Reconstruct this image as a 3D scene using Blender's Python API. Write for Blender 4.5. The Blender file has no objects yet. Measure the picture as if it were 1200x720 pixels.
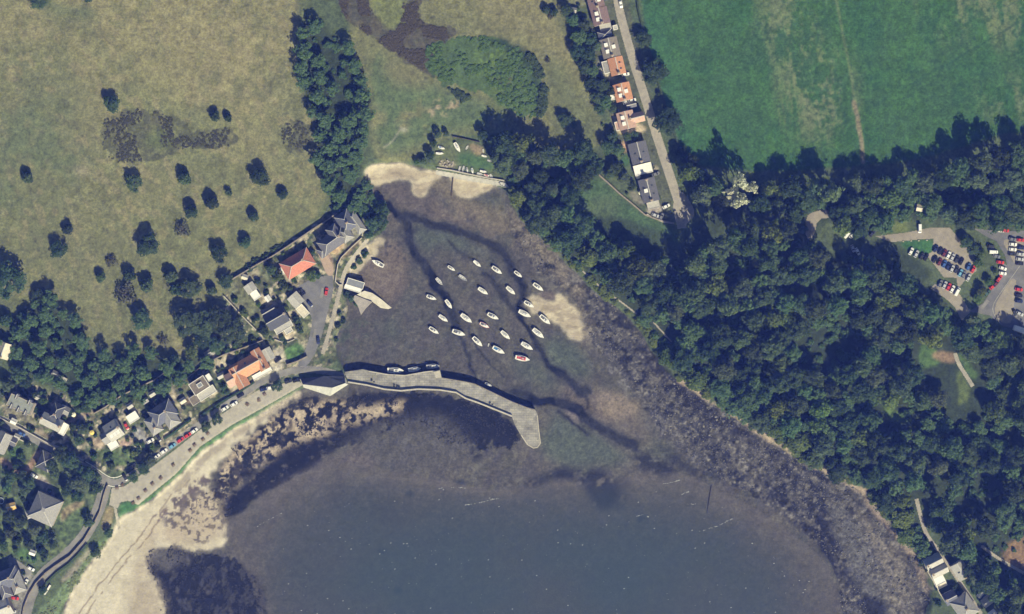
import bpy, math, random
import numpy as np
from mathutils import Vector

random.seed(7)
RNG = np.random.default_rng(11)
scene = bpy.context.scene
COL = scene.collection
S = 0.47          # metres per pixel of the 1200 x 720 survey grid at sea-front level
H = 1400.0        # flying height of the camera
SEA = -3.3
rad = math.radians

# ------------------------------------------------------------------ helpers
def W(px, py, z=0.0):
    f = 1.0 - z / H
    return ((px - 600.0) * S * f, (360.0 - py) * S * f, z)

_tab = np.random.default_rng(5).random((512, 512)).astype(np.float32)
def vn(X, Y, sc, seed=0):
    x = X / sc + seed * 17.31; y = Y / sc + seed * 9.77
    xi = np.floor(x).astype(np.int64); yi = np.floor(y).astype(np.int64)
    fx = x - xi; fy = y - yi
    fx = fx * fx * (3 - 2 * fx); fy = fy * fy * (3 - 2 * fy)
    a = _tab[xi % 512, yi % 512]; b = _tab[(xi + 1) % 512, yi % 512]
    c = _tab[xi % 512, (yi + 1) % 512]; d = _tab[(xi + 1) % 512, (yi + 1) % 512]
    return (a * (1 - fx) + b * fx) * (1 - fy) + (c * (1 - fx) + d * fx) * fy
def fbm(X, Y, sc, seed=0, octv=4):
    s = 0; a = 0.5; t = 0
    for i in range(octv):
        s = s + a * vn(X, Y, sc / 2 ** i, seed + i * 3); t += a; a *= 0.55
    return s / t
def sst(lo, hi, v):
    t = np.clip((v - lo) / (hi - lo), 0, 1)
    return t * t * (3 - 2 * t)

def inside(poly, X, Y):
    m = np.zeros(X.shape, bool)
    n = len(poly)
    for i in range(n):
        x0, y0 = poly[i]; x1, y1 = poly[(i + 1) % n]
        if y0 == y1: continue
        c = (Y > min(y0, y1)) & (Y <= max(y0, y1))
        m ^= c & (X < (x1 - x0) * (Y - y0) / (y1 - y0) + x0)
    return m
def inside1(poly, x, y):
    m = False; n = len(poly)
    for i in range(n):
        x0, y0 = poly[i]; x1, y1 = poly[(i + 1) % n]
        if (y0 > y) != (y1 > y) and x < (x1 - x0) * (y - y0) / (y1 - y0) + x0: m = not m
    return m
def chaikin(poly, it=2, closed=True):
    for _ in range(it):
        out = []; n = len(poly)
        for i in range(n if closed else n - 1):
            p = poly[i]; q = poly[(i + 1) % n]
            out += [(p[0] * .75 + q[0] * .25, p[1] * .75 + q[1] * .25), (p[0] * .25 + q[0] * .75, p[1] * .25 + q[1] * .75)]
        if not closed: out = [poly[0]] + out + [poly[-1]]
        poly = out
    return poly
def linedist(line, X, Y):
    d = np.full(X.shape, 1e9)
    for (x0, y0), (x1, y1) in zip(line[:-1], line[1:]):
        dx, dy = x1 - x0, y1 - y0; L2 = dx * dx + dy * dy + 1e-9
        t = np.clip(((X - x0) * dx + (Y - y0) * dy) / L2, 0, 1)
        d = np.minimum(d, np.hypot(X - x0 - t * dx, Y - y0 - t * dy))
    return d
def ribbon(line, w0, w1=None):
    """outline polygon of a strip along a polyline (survey pixels)"""
    if w1 is None: w1 = w0
    line = chaikin(line, 2, False); n = len(line); L = []; R = []
    for i, p in enumerate(line):
        a = line[max(i - 1, 0)]; b = line[min(i + 1, n - 1)]
        dx, dy = b[0] - a[0], b[1] - a[1]; l = math.hypot(dx, dy) or 1
        w = (w0 + (w1 - w0) * i / (n - 1)) / 2
        L.append((p[0] - dy / l * w, p[1] + dx / l * w)); R.append((p[0] + dy / l * w, p[1] - dx / l * w))
    return L + R[::-1]

def mesh_from(name, verts, faces, mat=None, smooth=False):
    me = bpy.data.meshes.new(name)
    me.from_pydata([tuple(v) for v in verts], [], [tuple(f) for f in faces])
    me.update()
    if mat:
        for m in (mat if isinstance(mat, (list, tuple)) else [mat]): me.materials.append(m)
    if smooth: me.polygons.foreach_set('use_smooth', [True] * len(me.polygons))
    return me
def quads_mesh(name, V, mat, smooth=False, k=4):
    """V: (n*k,3) loose polygons of k corners"""
    V = np.ascontiguousarray(V, np.float32); n = len(V) // k
    me = bpy.data.meshes.new(name)
    me.vertices.add(n * k); me.vertices.foreach_set('co', V.ravel())
    me.loops.add(n * k); me.loops.foreach_set('vertex_index', np.arange(n * k, dtype=np.int32))
    me.polygons.add(n); me.polygons.foreach_set('loop_start', np.arange(0, n * k, k, dtype=np.int32))
    me.update(calc_edges=True)
    me.materials.append(mat)
    return me
def indexed_mesh(name, V, F, mat, smooth=False):
    V = np.ascontiguousarray(V, np.float32); F = np.ascontiguousarray(F, np.int32); k = F.shape[1]
    me = bpy.data.meshes.new(name)
    me.vertices.add(len(V)); me.vertices.foreach_set('co', V.ravel())
    me.loops.add(F.size); me.loops.foreach_set('vertex_index', F.ravel())
    me.polygons.add(len(F)); me.polygons.foreach_set('loop_start', np.arange(0, F.size, k, dtype=np.int32))
    if smooth: me.polygons.foreach_set('use_smooth', np.ones(len(F), bool))
    me.update(calc_edges=True)
    if mat: me.materials.append(mat)
    return me
def link(name, me, parent=None, loc=(0, 0, 0), rotz=0, scale=None):
    o = bpy.data.objects.new(name, me); COL.objects.link(o)
    o.location = loc; o.rotation_euler = (0, 0, rotz)
    if scale is not None: o.scale = scale
    if parent: o.parent = parent
    return o
def tag(o, label=None, cat=None, group=None, kind=None):
    if label: o['label'] = label
    if cat: o['category'] = cat
    if group: o['group'] = group
    if kind: o['kind'] = kind
    return o
def thing(name, label, cat, loc=(0, 0, 0), rotz=0, group=None, scale=None):
    o = bpy.data.objects.new(name, None); COL.objects.link(o)
    o.location = loc; o.rotation_euler = (0, 0, rotz)
    if scale is not None: o.scale = scale
    o.empty_display_size = 0.5
    return tag(o, label, cat, group)
ORD = ['first', 'second', 'third', 'fourth', 'fifth', 'sixth', 'seventh', 'eighth', 'ninth', 'tenth', 'eleventh', 'twelfth', 'thirteenth',
       'fourteenth', 'fifteenth', 'sixteenth', 'seventeenth', 'eighteenth', 'nineteenth', 'twentieth']
def oth(i): return ORD[i] if i < 20 else 'twenty-' + ORD[i - 20]

class MB:
    """collects boxes, prisms and tubes into one mesh"""
    def __init__(s): s.v = []; s.f = []
    def add(s, v, f):
        b = len(s.v); s.v += [tuple(p) for p in v]; s.f += [tuple(i + b for i in q) for q in f]
    def box(s, x0, x1, y0, y1, z0, z1, tx=0, ty=0):
        v = [(x0, y0, z0), (x1, y0, z0), (x1, y1, z0), (x0, y1, z0), (x0 + tx, y0 + ty, z1), (x1 - tx, y0 + ty, z1), (x1 - tx, y1 - ty, z1), (x0 + tx, y1 - ty, z1)]
        s.add(v, [(3, 2, 1, 0), (4, 5, 6, 7), (0, 1, 5, 4), (1, 2, 6, 5), (2, 3, 7, 6), (3, 0, 4, 7)])
    def tube(s, p, q, r0, r1=None, n=6):
        r1 = r0 if r1 is None else r1
        p = Vector(p); q = Vector(q); d = (q - p).normalized()
        u = d.orthogonal().normalized(); w = d.cross(u); v = []
        for c, r in ((p, r0), (q, r1)):
            for i in range(n):
                a = 2 * math.pi * i / n; v.append(c + u * (r * math.cos(a)) + w * (r * math.sin(a)))
        f = [(i, (i + 1) % n, n + (i + 1) % n, n + i) for i in range(n)] + [tuple(range(n))[::-1], tuple(range(n, 2 * n))]
        s.add(v, f)
    def prism(s, poly, z0, z1):
        """poly: world xy, counter-clockwise or not"""
        n = len(poly); A = sum(poly[i][0] * poly[(i + 1) % n][1] - poly[(i + 1) % n][0] * poly[i][1] for i in range(n))
        if A < 0: poly = poly[::-1]
        v = [(x, y, z0) for x, y in poly] + [(x, y, z1) for x, y in poly]
        s.add(v, [tuple(range(n))[::-1], tuple(range(n, 2 * n))] + [(i, (i + 1) % n, n + (i + 1) % n, n + i) for i in range(n)])
    def mesh(s, name, mat, smooth=False): return mesh_from(name, s.v, s.f, mat, smooth)

# ------------------------------------------------------------------ materials
def nodes(m):
    m.use_nodes = True; nt = m.node_tree; b = nt.nodes['Principled BSDF']
    return nt, b
MATS = {}
def mat(name, col, rough=0.8, noise=0.22, scale=0.8, spec=0.25, bump=0.0, stripes=None, metal=0.0, rnd=0.0):
    if name in MATS: return MATS[name]
    m = bpy.data.materials.new(name); nt, b = nodes(m); N = nt.nodes; Lk = nt.links
    b.inputs['Roughness'].default_value = rough
    b.inputs['Specular IOR Level'].default_value = spec
    b.inputs['Metallic'].default_value = metal
    tc = N.new('ShaderNodeTexCoord'); nz = N.new('ShaderNodeTexNoise')
    nz.inputs['Scale'].default_value = scale; nz.inputs['Detail'].default_value = 5; nz.inputs['Roughness'].default_value = .65
    Lk.new(tc.outputs['Object'], nz.inputs['Vector'])
    mr = N.new('ShaderNodeMapRange'); mr.inputs['From Min'].default_value = .3; mr.inputs['From Max'].default_value = .7
    mr.inputs['To Min'].default_value = 1 - noise; mr.inputs['To Max'].default_value = 1 + noise
    Lk.new(nz.outputs['Fac'], mr.inputs['Value'])
    fac = mr.outputs['Result']
    if stripes:   # courses of tiles or slates
        wv = N.new('ShaderNodeTexWave'); wv.inputs['Scale'].default_value = stripes; wv.inputs['Distortion'].default_value = 1.0
        wv.bands_direction = 'Y'
        Lk.new(tc.outputs['Object'], wv.inputs['Vector'])
        m2 = N.new('ShaderNodeMapRange'); m2.inputs['To Min'].default_value = .82; m2.inputs['To Max'].default_value = 1.08
        Lk.new(wv.outputs['Fac'], m2.inputs['Value'])
        mu = N.new('ShaderNodeMath'); mu.operation = 'MULTIPLY'; Lk.new(fac, mu.inputs[0]); Lk.new(m2.outputs['Result'], mu.inputs[1]); fac = mu.outputs[0]
    if rnd:
        oi = N.new('ShaderNodeObjectInfo'); m3 = N.new('ShaderNodeMapRange'); m3.inputs['To Min'].default_value = 1 - rnd; m3.inputs['To Max'].default_value = 1 + rnd
        Lk.new(oi.outputs['Random'], m3.inputs['Value'])
        mu = N.new('ShaderNodeMath'); mu.operation = 'MULTIPLY'; Lk.new(fac, mu.inputs[0]); Lk.new(m3.outputs['Result'], mu.inputs[1]); fac = mu.outputs[0]
    vm = N.new('ShaderNodeVectorMath'); vm.operation = 'SCALE'; vm.inputs[0].default_value = col
    Lk.new(fac, vm.inputs['Scale']); Lk.new(vm.outputs['Vector'], b.inputs['Base Color'])
    if bump:
        bp = N.new('ShaderNodeBump'); bp.inputs['Strength'].default_value = bump; bp.inputs['Distance'].default_value = .3
        Lk.new(nz.outputs['Fac'], bp.inputs['Height']); Lk.new(bp.outputs['Normal'], b.inputs['Normal'])
    MATS[name] = m
    return m

def leafmat(name, c0, c1, rnd=0.35, trans=0.25):
    m = bpy.data.materials.new(name); nt, b = nodes(m); N = nt.nodes; Lk = nt.links
    b.inputs['Roughness'].default_value = .6; b.inputs['Specular IOR Level'].default_value = .15
    tc = N.new('ShaderNodeTexCoord'); nz = N.new('ShaderNodeTexNoise'); nz.inputs['Scale'].default_value = 2.2; nz.inputs['Detail'].default_value = 3
    oi = N.new('ShaderNodeObjectInfo'); ge = N.new('ShaderNodeNewGeometry')
    ad = N.new('ShaderNodeVectorMath'); ad.operation = 'ADD'; Lk.new(tc.outputs['Object'], ad.inputs[0])
    sc = N.new('ShaderNodeVectorMath'); sc.operation = 'SCALE'; sc.inputs[0].default_value = (31, 17, 11); Lk.new(oi.outputs['Random'], sc.inputs['Scale'])
    Lk.new(sc.outputs['Vector'], ad.inputs[1]); Lk.new(ad.outputs['Vector'], nz.inputs['Vector'])
    a1 = N.new('ShaderNodeMath'); a1.operation = 'MULTIPLY_ADD'; Lk.new(ge.outputs['Random Per Island'], a1.inputs[0]); a1.inputs[1].default_value = .5
    mr = N.new('ShaderNodeMapRange'); mr.inputs['From Min'].default_value = .35; mr.inputs['From Max'].default_value = .65; mr.inputs['To Min'].default_value = -.1; mr.inputs['To Max'].default_value = .55
    Lk.new(nz.outputs['Fac'], mr.inputs['Value']); Lk.new(mr.outputs['Result'], a1.inputs[2])
    mx = N.new('ShaderNodeMix'); mx.data_type = 'RGBA'; mx.inputs['A'].default_value = (*c0, 1); mx.inputs['B'].default_value = (*c1, 1)
    Lk.new(a1.outputs[0], mx.inputs['Factor'])
    hs = N.new('ShaderNodeHueSaturation')
    m3 = N.new('ShaderNodeMapRange'); m3.inputs['To Min'].default_value = 1 - rnd; m3.inputs['To Max'].default_value = 1 + rnd
    Lk.new(oi.outputs['Random'], m3.inputs['Value']); Lk.new(m3.outputs['Result'], hs.inputs['Value'])
    m4 = N.new('ShaderNodeMapRange'); m4.inputs['To Min'].default_value = .475; m4.inputs['To Max'].default_value = .53
    f2 = N.new('ShaderNodeMath'); f2.operation = 'FRACT'; f3 = N.new('ShaderNodeMath'); f3.operation = 'MULTIPLY'; f3.inputs[1].default_value = 7.13
    Lk.new(oi.outputs['Random'], f3.inputs[0]); Lk.new(f3.outputs[0], f2.inputs[0]); Lk.new(f2.outputs[0], m4.inputs['Value']); Lk.new(m4.outputs['Result'], hs.inputs['Hue'])
    Lk.new(mx.outputs['Result'], hs.inputs['Color']); Lk.new(hs.outputs['Color'], b.inputs['Base Color'])
    tr = N.new('ShaderNodeBsdfTranslucent'); Lk.new(hs.outputs['Color'], tr.inputs['Color'])
    ms = N.new('ShaderNodeMixShader'); ms.inputs[0].default_value = trans
    Lk.new(b.outputs[0], ms.inputs[1]); Lk.new(tr.outputs[0], ms.inputs[2]); Lk.new(ms.outputs[0], nt.nodes['Material Output'].inputs['Surface'])
    return m

# ------------------------------------------------------------------ survey polygons (pixel grid of the aerial survey)
SHORE = [(70, 2600), (70, 720), (85, 690), (100, 670), (108, 655), (128, 635), (135, 614), (143, 604), (162, 596), (187, 577), (208, 560), (234, 530), (272, 504),
         (312, 482), (346, 461), (358, 452), (385, 462), (405, 450), (418, 441), (408, 436), (397, 424), (392, 404), (400, 382), (408, 366), (405, 345), (403, 328), (412, 312),
         (425, 290), (440, 276), (449, 262), (440, 245), (430, 225), (427, 205), (432, 195), (450, 190), (480, 192), (512, 201), (590, 217), (600, 240),
         (610, 258), (635, 280), (655, 300), (680, 325), (700, 345), (730, 365), (755, 395), (775, 430), (797, 450), (830, 470), (860, 490), (900, 515),
         (935, 540), (980, 560), (1010, 577), (1030, 600), (1050, 625), (1075, 650), (1085, 680), (1092, 700), (1082, 720), (1075, 2600)]
ROCK = [(590, 240), (600, 240), (610, 258), (635, 280), (655, 300), (680, 325), (700, 345), (730, 365), (755, 395), (775, 430), (797, 450), (830, 470), (860, 490), (900, 515),
        (935, 540), (980, 560), (1010, 577), (1030, 600), (1050, 625), (1075, 650), (1085, 680), (1092, 700), (1082, 720), (1075, 2600), (990, 2600), (988, 700), (975, 655), (945, 628),
        (900, 592), (850, 563), (805, 540), (775, 505), (745, 465), (720, 428), (692, 400), (686, 372), (672, 350), (650, 335), (622, 310), (602, 280)]
WATER = [(310, 2600), (305, 720), (296, 690), (275, 645), (262, 616), (300, 588), (345, 558), (385, 540), (450, 548), (520, 562), (580, 578), (610, 572), (650, 556),
         (700, 564), (750, 556), (790, 552), (830, 568), (880, 594), (930, 626), (968, 655), (982, 690), (992, 720), (992, 2600)]
SAND_W = [(70, 2600), (70, 720), (85, 690), (100, 670), (108, 655), (128, 635), (135, 614), (143, 604), (162, 596), (187, 577), (208, 560), (234, 530), (272, 504),
          (312, 482), (346, 461), (365, 462), (340, 472), (318, 490), (295, 508), (268, 528), (250, 552), (238, 575), (256, 600), (270, 632), (255, 645), (212, 640), (178, 640), (170, 655), (180, 680), (192, 700), (188, 720), (180, 2600)]
SAND_N = [(428, 203), (438, 192), (480, 193), (512, 202), (592, 217), (578, 222), (562, 225), (548, 231), (531, 232), (531, 210), (509, 207), (505, 222), (493, 233), (480, 220), (491, 209), (470, 208), (453, 212), (444, 221), (433, 214)]
SAND_L = [(442, 275), (452, 272), (443, 290), (432, 306), (420, 320), (411, 324), (404, 326), (412, 310), (425, 292)]
SAND_M = [(611, 348), (622, 346), (630, 351), (644, 354), (652, 350), (650, 344), (664, 350), (678, 366), (687, 400), (672, 398), (655, 381), (640, 374), (626, 366), (614, 357)]
SAND_P = [(700, 462), (715, 458), (735, 465), (752, 478), (740, 490), (715, 490), (698, 478)]
WEED_W = [(168, 652), (182, 641), (205, 640), (225, 650), (260, 650), (288, 662), (312, 690), (318, 720), (320, 1000), (190, 1000), (186, 715), (195, 695), (180, 680)]
WEED_P = [(250, 610), (258, 596), (285, 572), (320, 540), (335, 520), (300, 520), (270, 540), (262, 530), (300, 505), (345, 468), (390, 468), (430, 462), (470, 461), (530, 462), (600, 492), (612, 515), (600, 530), (540, 522), (480, 505), (440, 510), (400, 520), (350, 545), (300, 578), (262, 610)]
SPECK = [(330, 480), (400, 468), (430, 478), (470, 470), (480, 480), (430, 490), (400, 505), (360, 515), (320, 535), (280, 565), (258, 590), (245, 570), (270, 530), (300, 505)]
MEADOW = [(-8000, -8000), (340, -8000), (345, 0), (350, 60), (352, 110), (372, 150), (372, 200), (385, 240), (345, 275), (270, 320), (262, 340), (245, 400), (200, 425), (100, 400), (75, 365), (40, 350), (0, 345), (-8000, 345)]
MEADOW_N = [(380, -8000), (640, -8000), (640, 0), (655, 40), (680, 70), (700, 130), (712, 165), (690, 175), (640, 178), (600, 155), (520, 160), (470, 195), (435, 185), (430, 110), (400, 40)]
FIELD = [(735, -8000), (735, 0), (748, 40), (765, 100), (780, 150), (792, 185), (850, 200), (930, 200), (1000, 195), (1060, 190), (1150, 165), (1200, 150), (9000, 100), (9000, -8000)]
POCKET = [(660, 238), (690, 212), (700, 205), (735, 238), (760, 255), (795, 270), (800, 290), (760, 285), (720, 275), (680, 262)]
WOOD_MAIN = [(604, 236), (602, 215), (586, 195), (574, 165), (600, 155), (640, 180), (690, 175), (712, 192), (690, 208), (662, 236), (672, 258), (705, 268), (740, 280), (775, 296), (797, 305),
             (830, 285), (870, 266), (920, 258), (940, 262), (945, 282), (975, 300), (1030, 296), (1062, 318), (1085, 336), (1110, 356), (1126, 378), (1150, 380), (1180, 397), (1260, 405), (1260, 780),
             (1175, 780), (1178, 712), (1158, 690), (1132, 660), (1118, 645), (1100, 625), (1092, 600), (1080, 590), (1072, 600), (1092, 640), (1080, 648),
             (1055, 625), (1035, 600), (1014, 573), (985, 554), (940, 534), (905, 509), (865, 484), (835, 464), (805, 444), (785, 424), (765, 390), (738, 362), (706, 340), (686, 320), (660, 297), (640, 277), (615, 253)]
WOOD_N = [(803, 196), (820, 208), (850, 220), (930, 218), (1000, 212), (1060, 209), (1100, 200), (1150, 190), (1200, 168), (1260, 155), (1260, 262), (1200, 264), (1160, 263), (1125, 260), (1095, 256),
          (1065, 252), (1030, 268), (1000, 272), (978, 262), (975, 243), (945, 252), (900, 246), (870, 240), (840, 248), (824, 240), (814, 218)]
WOOD_R = [(352, 30), (372, 22), (385, 40), (402, 48), (416, 62), (428, 105), (434, 135), (424, 160), (424, 185), (424, 205), (446, 246), (446, 262), (432, 270), (426, 262), (416, 246), (396, 248), (380, 222), (368, 185), (374, 150), (358, 118), (350, 70)]
WOOD_W = [(-60, 400), (0, 392), (20, 384), (40, 352), (60, 350), (74, 368), (95, 378), (100, 418), (132, 414), (162, 410), (178, 414), (192, 432), (240, 420), (246, 424), (205, 452), (165, 462), (122, 478), (92, 468), (62, 448), (20, 442), (18, 405), (-60, 420)]
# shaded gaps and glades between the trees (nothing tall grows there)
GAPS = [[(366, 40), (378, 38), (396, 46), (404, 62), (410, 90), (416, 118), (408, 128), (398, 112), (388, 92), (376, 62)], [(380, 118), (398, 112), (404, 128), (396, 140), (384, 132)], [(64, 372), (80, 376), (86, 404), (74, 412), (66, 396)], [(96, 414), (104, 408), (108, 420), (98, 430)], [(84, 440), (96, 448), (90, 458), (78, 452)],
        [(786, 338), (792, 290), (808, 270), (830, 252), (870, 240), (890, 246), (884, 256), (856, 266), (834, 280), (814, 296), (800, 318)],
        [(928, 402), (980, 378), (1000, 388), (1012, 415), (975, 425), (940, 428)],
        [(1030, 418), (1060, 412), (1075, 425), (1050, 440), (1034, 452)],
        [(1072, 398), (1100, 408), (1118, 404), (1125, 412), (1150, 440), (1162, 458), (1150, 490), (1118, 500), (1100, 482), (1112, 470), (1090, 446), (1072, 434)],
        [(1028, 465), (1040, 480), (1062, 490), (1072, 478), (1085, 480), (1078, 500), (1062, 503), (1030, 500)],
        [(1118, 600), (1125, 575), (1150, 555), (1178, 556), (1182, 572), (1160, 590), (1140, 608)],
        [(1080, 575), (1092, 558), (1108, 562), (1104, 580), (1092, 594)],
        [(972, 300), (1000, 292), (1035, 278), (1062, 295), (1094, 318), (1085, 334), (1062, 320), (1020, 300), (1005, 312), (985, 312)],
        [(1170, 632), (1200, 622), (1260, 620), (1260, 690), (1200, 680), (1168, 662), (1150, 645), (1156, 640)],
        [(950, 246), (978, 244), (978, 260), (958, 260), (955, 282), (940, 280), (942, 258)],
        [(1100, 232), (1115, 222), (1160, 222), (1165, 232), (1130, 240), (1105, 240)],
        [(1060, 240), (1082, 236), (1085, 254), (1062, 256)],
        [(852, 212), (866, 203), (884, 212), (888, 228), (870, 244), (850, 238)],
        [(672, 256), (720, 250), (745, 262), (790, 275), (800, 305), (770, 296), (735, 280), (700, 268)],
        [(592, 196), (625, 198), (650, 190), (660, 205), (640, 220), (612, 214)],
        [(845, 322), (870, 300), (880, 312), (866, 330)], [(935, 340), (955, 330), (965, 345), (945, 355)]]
PATHS_IN_WOOD = [([(683, 318), (705, 338), (728, 354), (746, 368)], 5), ([(766, 378), (787, 401)], 4), ([(1074, 585), (1080, 610), (1086, 628), (1102, 648), (1130, 690), (1150, 720)], 7),
                 ([(1150, 640), (1170, 655), (1200, 672)], 6), ([(1096, 343), (1116, 352), (1130, 370)], 12), ([(1030, 280), (1060, 278), (1095, 272)], 8), ([(1150, 365), (1180, 385), (1210, 396)], 10)]
# ------------------------------------------------------------------ terrain
STEP = 1.2
out_a = [-9000, -4000, -1800, -900, -500, -300, -200, -140, -100]
xs = np.array(out_a + list(np.arange(-72, 1272.1, STEP)) + [1300, 1340, 1400, 1500, 1700, 2100, 3000, 5200, 10200])
ys = np.array(out_a + list(np.arange(-72, 792.1, STEP)) + [820, 860, 920, 1020, 1220, 1620, 2520, 4720, 9720])
NX, NY = len(xs), len(ys)
PX, PY = np.meshgrid(xs, ys)
n_big = fbm(PX, PY, 90, 1, 4); n_mid = fbm(PX, PY, 26, 2, 4); n_small = fbm(PX, PY, 9, 3, 3); n_fine = fbm(PX, PY, 4.2, 4, 2); n_dot = vn(PX, PY, 2.4, 5); n_crisp = fbm(PX, PY, 5.5, 67, 3)
wx = (fbm(PX, PY, 14, 8, 3) - .5) * 9; wy = (fbm(PX, PY, 14, 9, 3) - .5) * 9

def blur(a, r, it=3):
    r = int(r)
    for _ in range(it):
        for ax in (0, 1):
            p = np.pad(a, [(r + 1, r) if i == ax else (0, 0) for i in (0, 1)], mode='edge').astype(np.float64)
            c = np.cumsum(p, axis=ax)
            a = (c[2 * r + 1:, :] - c[:-2 * r - 1, :] if ax == 0 else c[:, 2 * r + 1:] - c[:, :-2 * r - 1]) / (2 * r + 1)
    return a
FULL = (slice(0, NY), slice(0, NX))
def bbox(poly, m):
    i0, i1 = np.searchsorted(xs, [min(p[0] for p in poly) - m, max(p[0] for p in poly) + m]); j0, j1 = np.searchsorted(ys, [min(p[1] for p in poly) - m, max(p[1] for p in poly) + m])
    return (slice(j0, j1), slice(i0, i1))
def pmask(poly, warp=1.0, smooth=True, soft=0, part=False):
    if smooth: poly = chaikin(poly, 2)
    sl = bbox(poly, 6 * warp + 5 * soft + 4)
    m = inside(poly, PX[sl] + wx[sl] * warp, PY[sl] + wy[sl] * warp).astype(np.float64)
    if soft and m.size: m = blur(m, soft, 2)
    if part: return m, sl
    full = np.zeros(PX.shape); full[sl] = m
    return full

def ragged(poly, r=5, amp=.9, warp=1.0):
    m = blur(pmask(poly, warp), r, 2)
    return sst(.44, .56, m + (fbm(PX, PY, 7, 41, 3) - .5) * amp * (1 - np.abs(2 * m - 1)))
shore = pmask(SHORE, .35)
land = 1 - shore
rock = ragged(ROCK, 4, 1.1, .8) * shore
water = pmask(WATER, .9, soft=0)
sand = np.maximum.reduce([ragged(p, rr, 1.4, 1.0) for p, rr in ((SAND_W, 6), (SAND_N, 3), (SAND_L, 4), (SAND_M, 5))]) * shore
# heights: shore flats at -3, land at about 0 climbing gently inland, sea bed falling away
L5 = blur(land, 4); L12 = blur(land, 10); L60 = blur(land, 50)
Z = -3.0 + 3.1 * sst(.25, .85, L5 * .6 + L12 * .4) + 6.0 * np.clip(L60 - .5, 0, 1) * L12
bw = blur(pmask(SAND_W, 0), 8)
Z = Z + .7 * bw * shore
Z = Z - 1.0 * np.clip(blur(water, 8) - .5, 0, 1) - 5.5 * np.clip(blur(water, 55) - .52, 0, 1)
Z = Z + (n_mid - .5) * .35 + (n_small - .5) * .12 + (n_big - .5) * 1.6 * L12
Z = Z + rock * (n_small - .45) * .5

C = np.zeros(PX.shape + (3,)); ROUGH = np.full(PX.shape, .95)
C[:] = (.075, .10, .05)
def paint(m, col, k=1.0, tex=None, rough=None, sl=FULL):
    a = m * k
    if tex is not None: a = a * tex[sl]
    C[sl] = C[sl] * (1 - a[..., None]) + np.array(col) * a[..., None]
    if rough is not None: ROUGH[sl] = ROUGH[sl] * (1 - a) + rough * a
def P(poly, col, k=1.0, warp=1.0, soft=2, tex=None, rough=None, smooth=True):
    m, sl = pmask(poly, warp, smooth, soft, True)
    paint(m, col, k, tex, rough, sl)
def LN(line, w, col, k=1.0, soft=1.2, tex=None, rough=None, warp=.3):
    line = chaikin(line, 2, False); sl = bbox(line, w + 12)
    m = np.clip((w / 2 + soft - linedist(line, PX[sl] + wx[sl] * warp, PY[sl] + wy[sl] * warp)) / (2 * soft), 0, 1)
    paint(m, col, k, tex, rough, sl)

# --- land
TAN = (.215, .19, .105); OLIVE = (.115, .125, .062); GREENISH = (.085, .12, .06); DKGREEN = (.05, .078, .035)
n_hill = fbm(PX * 1.6 + PY * .5, PY * .9 - PX * .2, 22, 24, 4)
mw = pmask(MEADOW, .6, soft=2); paint(mw, (.150, .160, .076))
paint(mw, (.195, .182, .095), .7, sst(.38, .62, fbm(PX, PY, 70, 21, 4)))
P([(120, -60), (345, -60), (345, 60), (335, 130), (310, 150), (260, 125), (200, 115), (150, 90), (120, 60), (60, 50), (-60, 60), (-60, 20)], (.215, .20, .105), .7, 2, 14)
P([(-60, 50), (60, 60), (120, 100), (110, 180), (90, 260), (-60, 280)], (.125, .135, .07), .6, 2, 12)
P([(100, 190), (380, 180), (380, 260), (260, 400), (100, 400), (-60, 340), (-60, 250)], (.135, .145, .07), .65, 2, 14)
P([(290, 60), (345, 60), (350, 120), (375, 190), (380, 240), (340, 240), (310, 180)], (.16, .165, .085), .7, 2, 8)
paint(mw, OLIVE, .55, sst(.48, .72, n_hill)); paint(mw, (.23, .205, .115), .5, sst(.52, .74, fbm(PX * 1.2 - PY * .4, PY, 12, 25, 3)))
mn = pmask(MEADOW_N, .6, soft=2); paint(mn, (.155, .158, .078)); paint(mn, OLIVE, .6, sst(.45, .68, n_hill))
P([(-60, 130), (60, 110), (110, 150), (95, 210), (40, 240), (-60, 250)], GREENISH, .5, 2, 10, sst(.35, .6, n_mid))
P([(-60, 290), (70, 270), (180, 290), (260, 330), (260, 420), (-60, 420)], OLIVE, .35, 2, 10)
P([(40, 0), (110, 10), (120, 25), (60, 20)], GREENISH, .7, 1, 4); P([(38, -40), (66, -40), (64, 4), (48, 10), (38, 2)], DKGREEN, .9, 1, 2)
P([(90, 8), (130, 40), (115, 55), (60, 40), (20, 25)], OLIVE, .6, 2, 6)
# bracken, heather and gorse scrub on the hill
HEATH = [[(118, 140), (135, 135), (158, 126), (200, 135), (226, 150), (224, 172), (180, 190), (120, 192)], [(212, 166), (235, 155), (270, 148), (293, 156), (285, 170), (240, 176), (215, 176)],
         [(322, 150), (345, 140), (368, 145), (365, 180), (335, 178)]]
BRACK = [[(396, -60), (425, -60), (432, 10), (448, 28), (470, 40), (478, -60), (492, -60), (488, 20), (500, 30), (540, 30), (520, 55), (505, 65), (522, 90), (510, 96), (480, 72), (450, 55), (428, 38), (412, 30), (396, 10)]]
SCRUB = [[(490, 60), (520, 45), (560, 40), (600, 50), (628, 70), (640, 100), (640, 130), (622, 140), (600, 132), (585, 120), (560, 105), (520, 100), (505, 88)]]
for p in HEATH: paint(ragged(p, 5, 1.3, 1.4), (.072, .078, .046), .8, sst(.25, .5, n_small))
P([(165, 162), (195, 150), (205, 168), (185, 180)], (.10, .125, .05), .8, 1, 4)
for p in BRACK: paint(ragged(p, 4, 1.5, 1.6), (.078, .072, .052), .9); P(p, (.06, .065, .045), .6, 1.2, 2, sst(.45, .6, n_small))
for p in SCRUB: paint(ragged(p, 5, 1.3, 1.4), (.06, .105, .04), .9)
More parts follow.
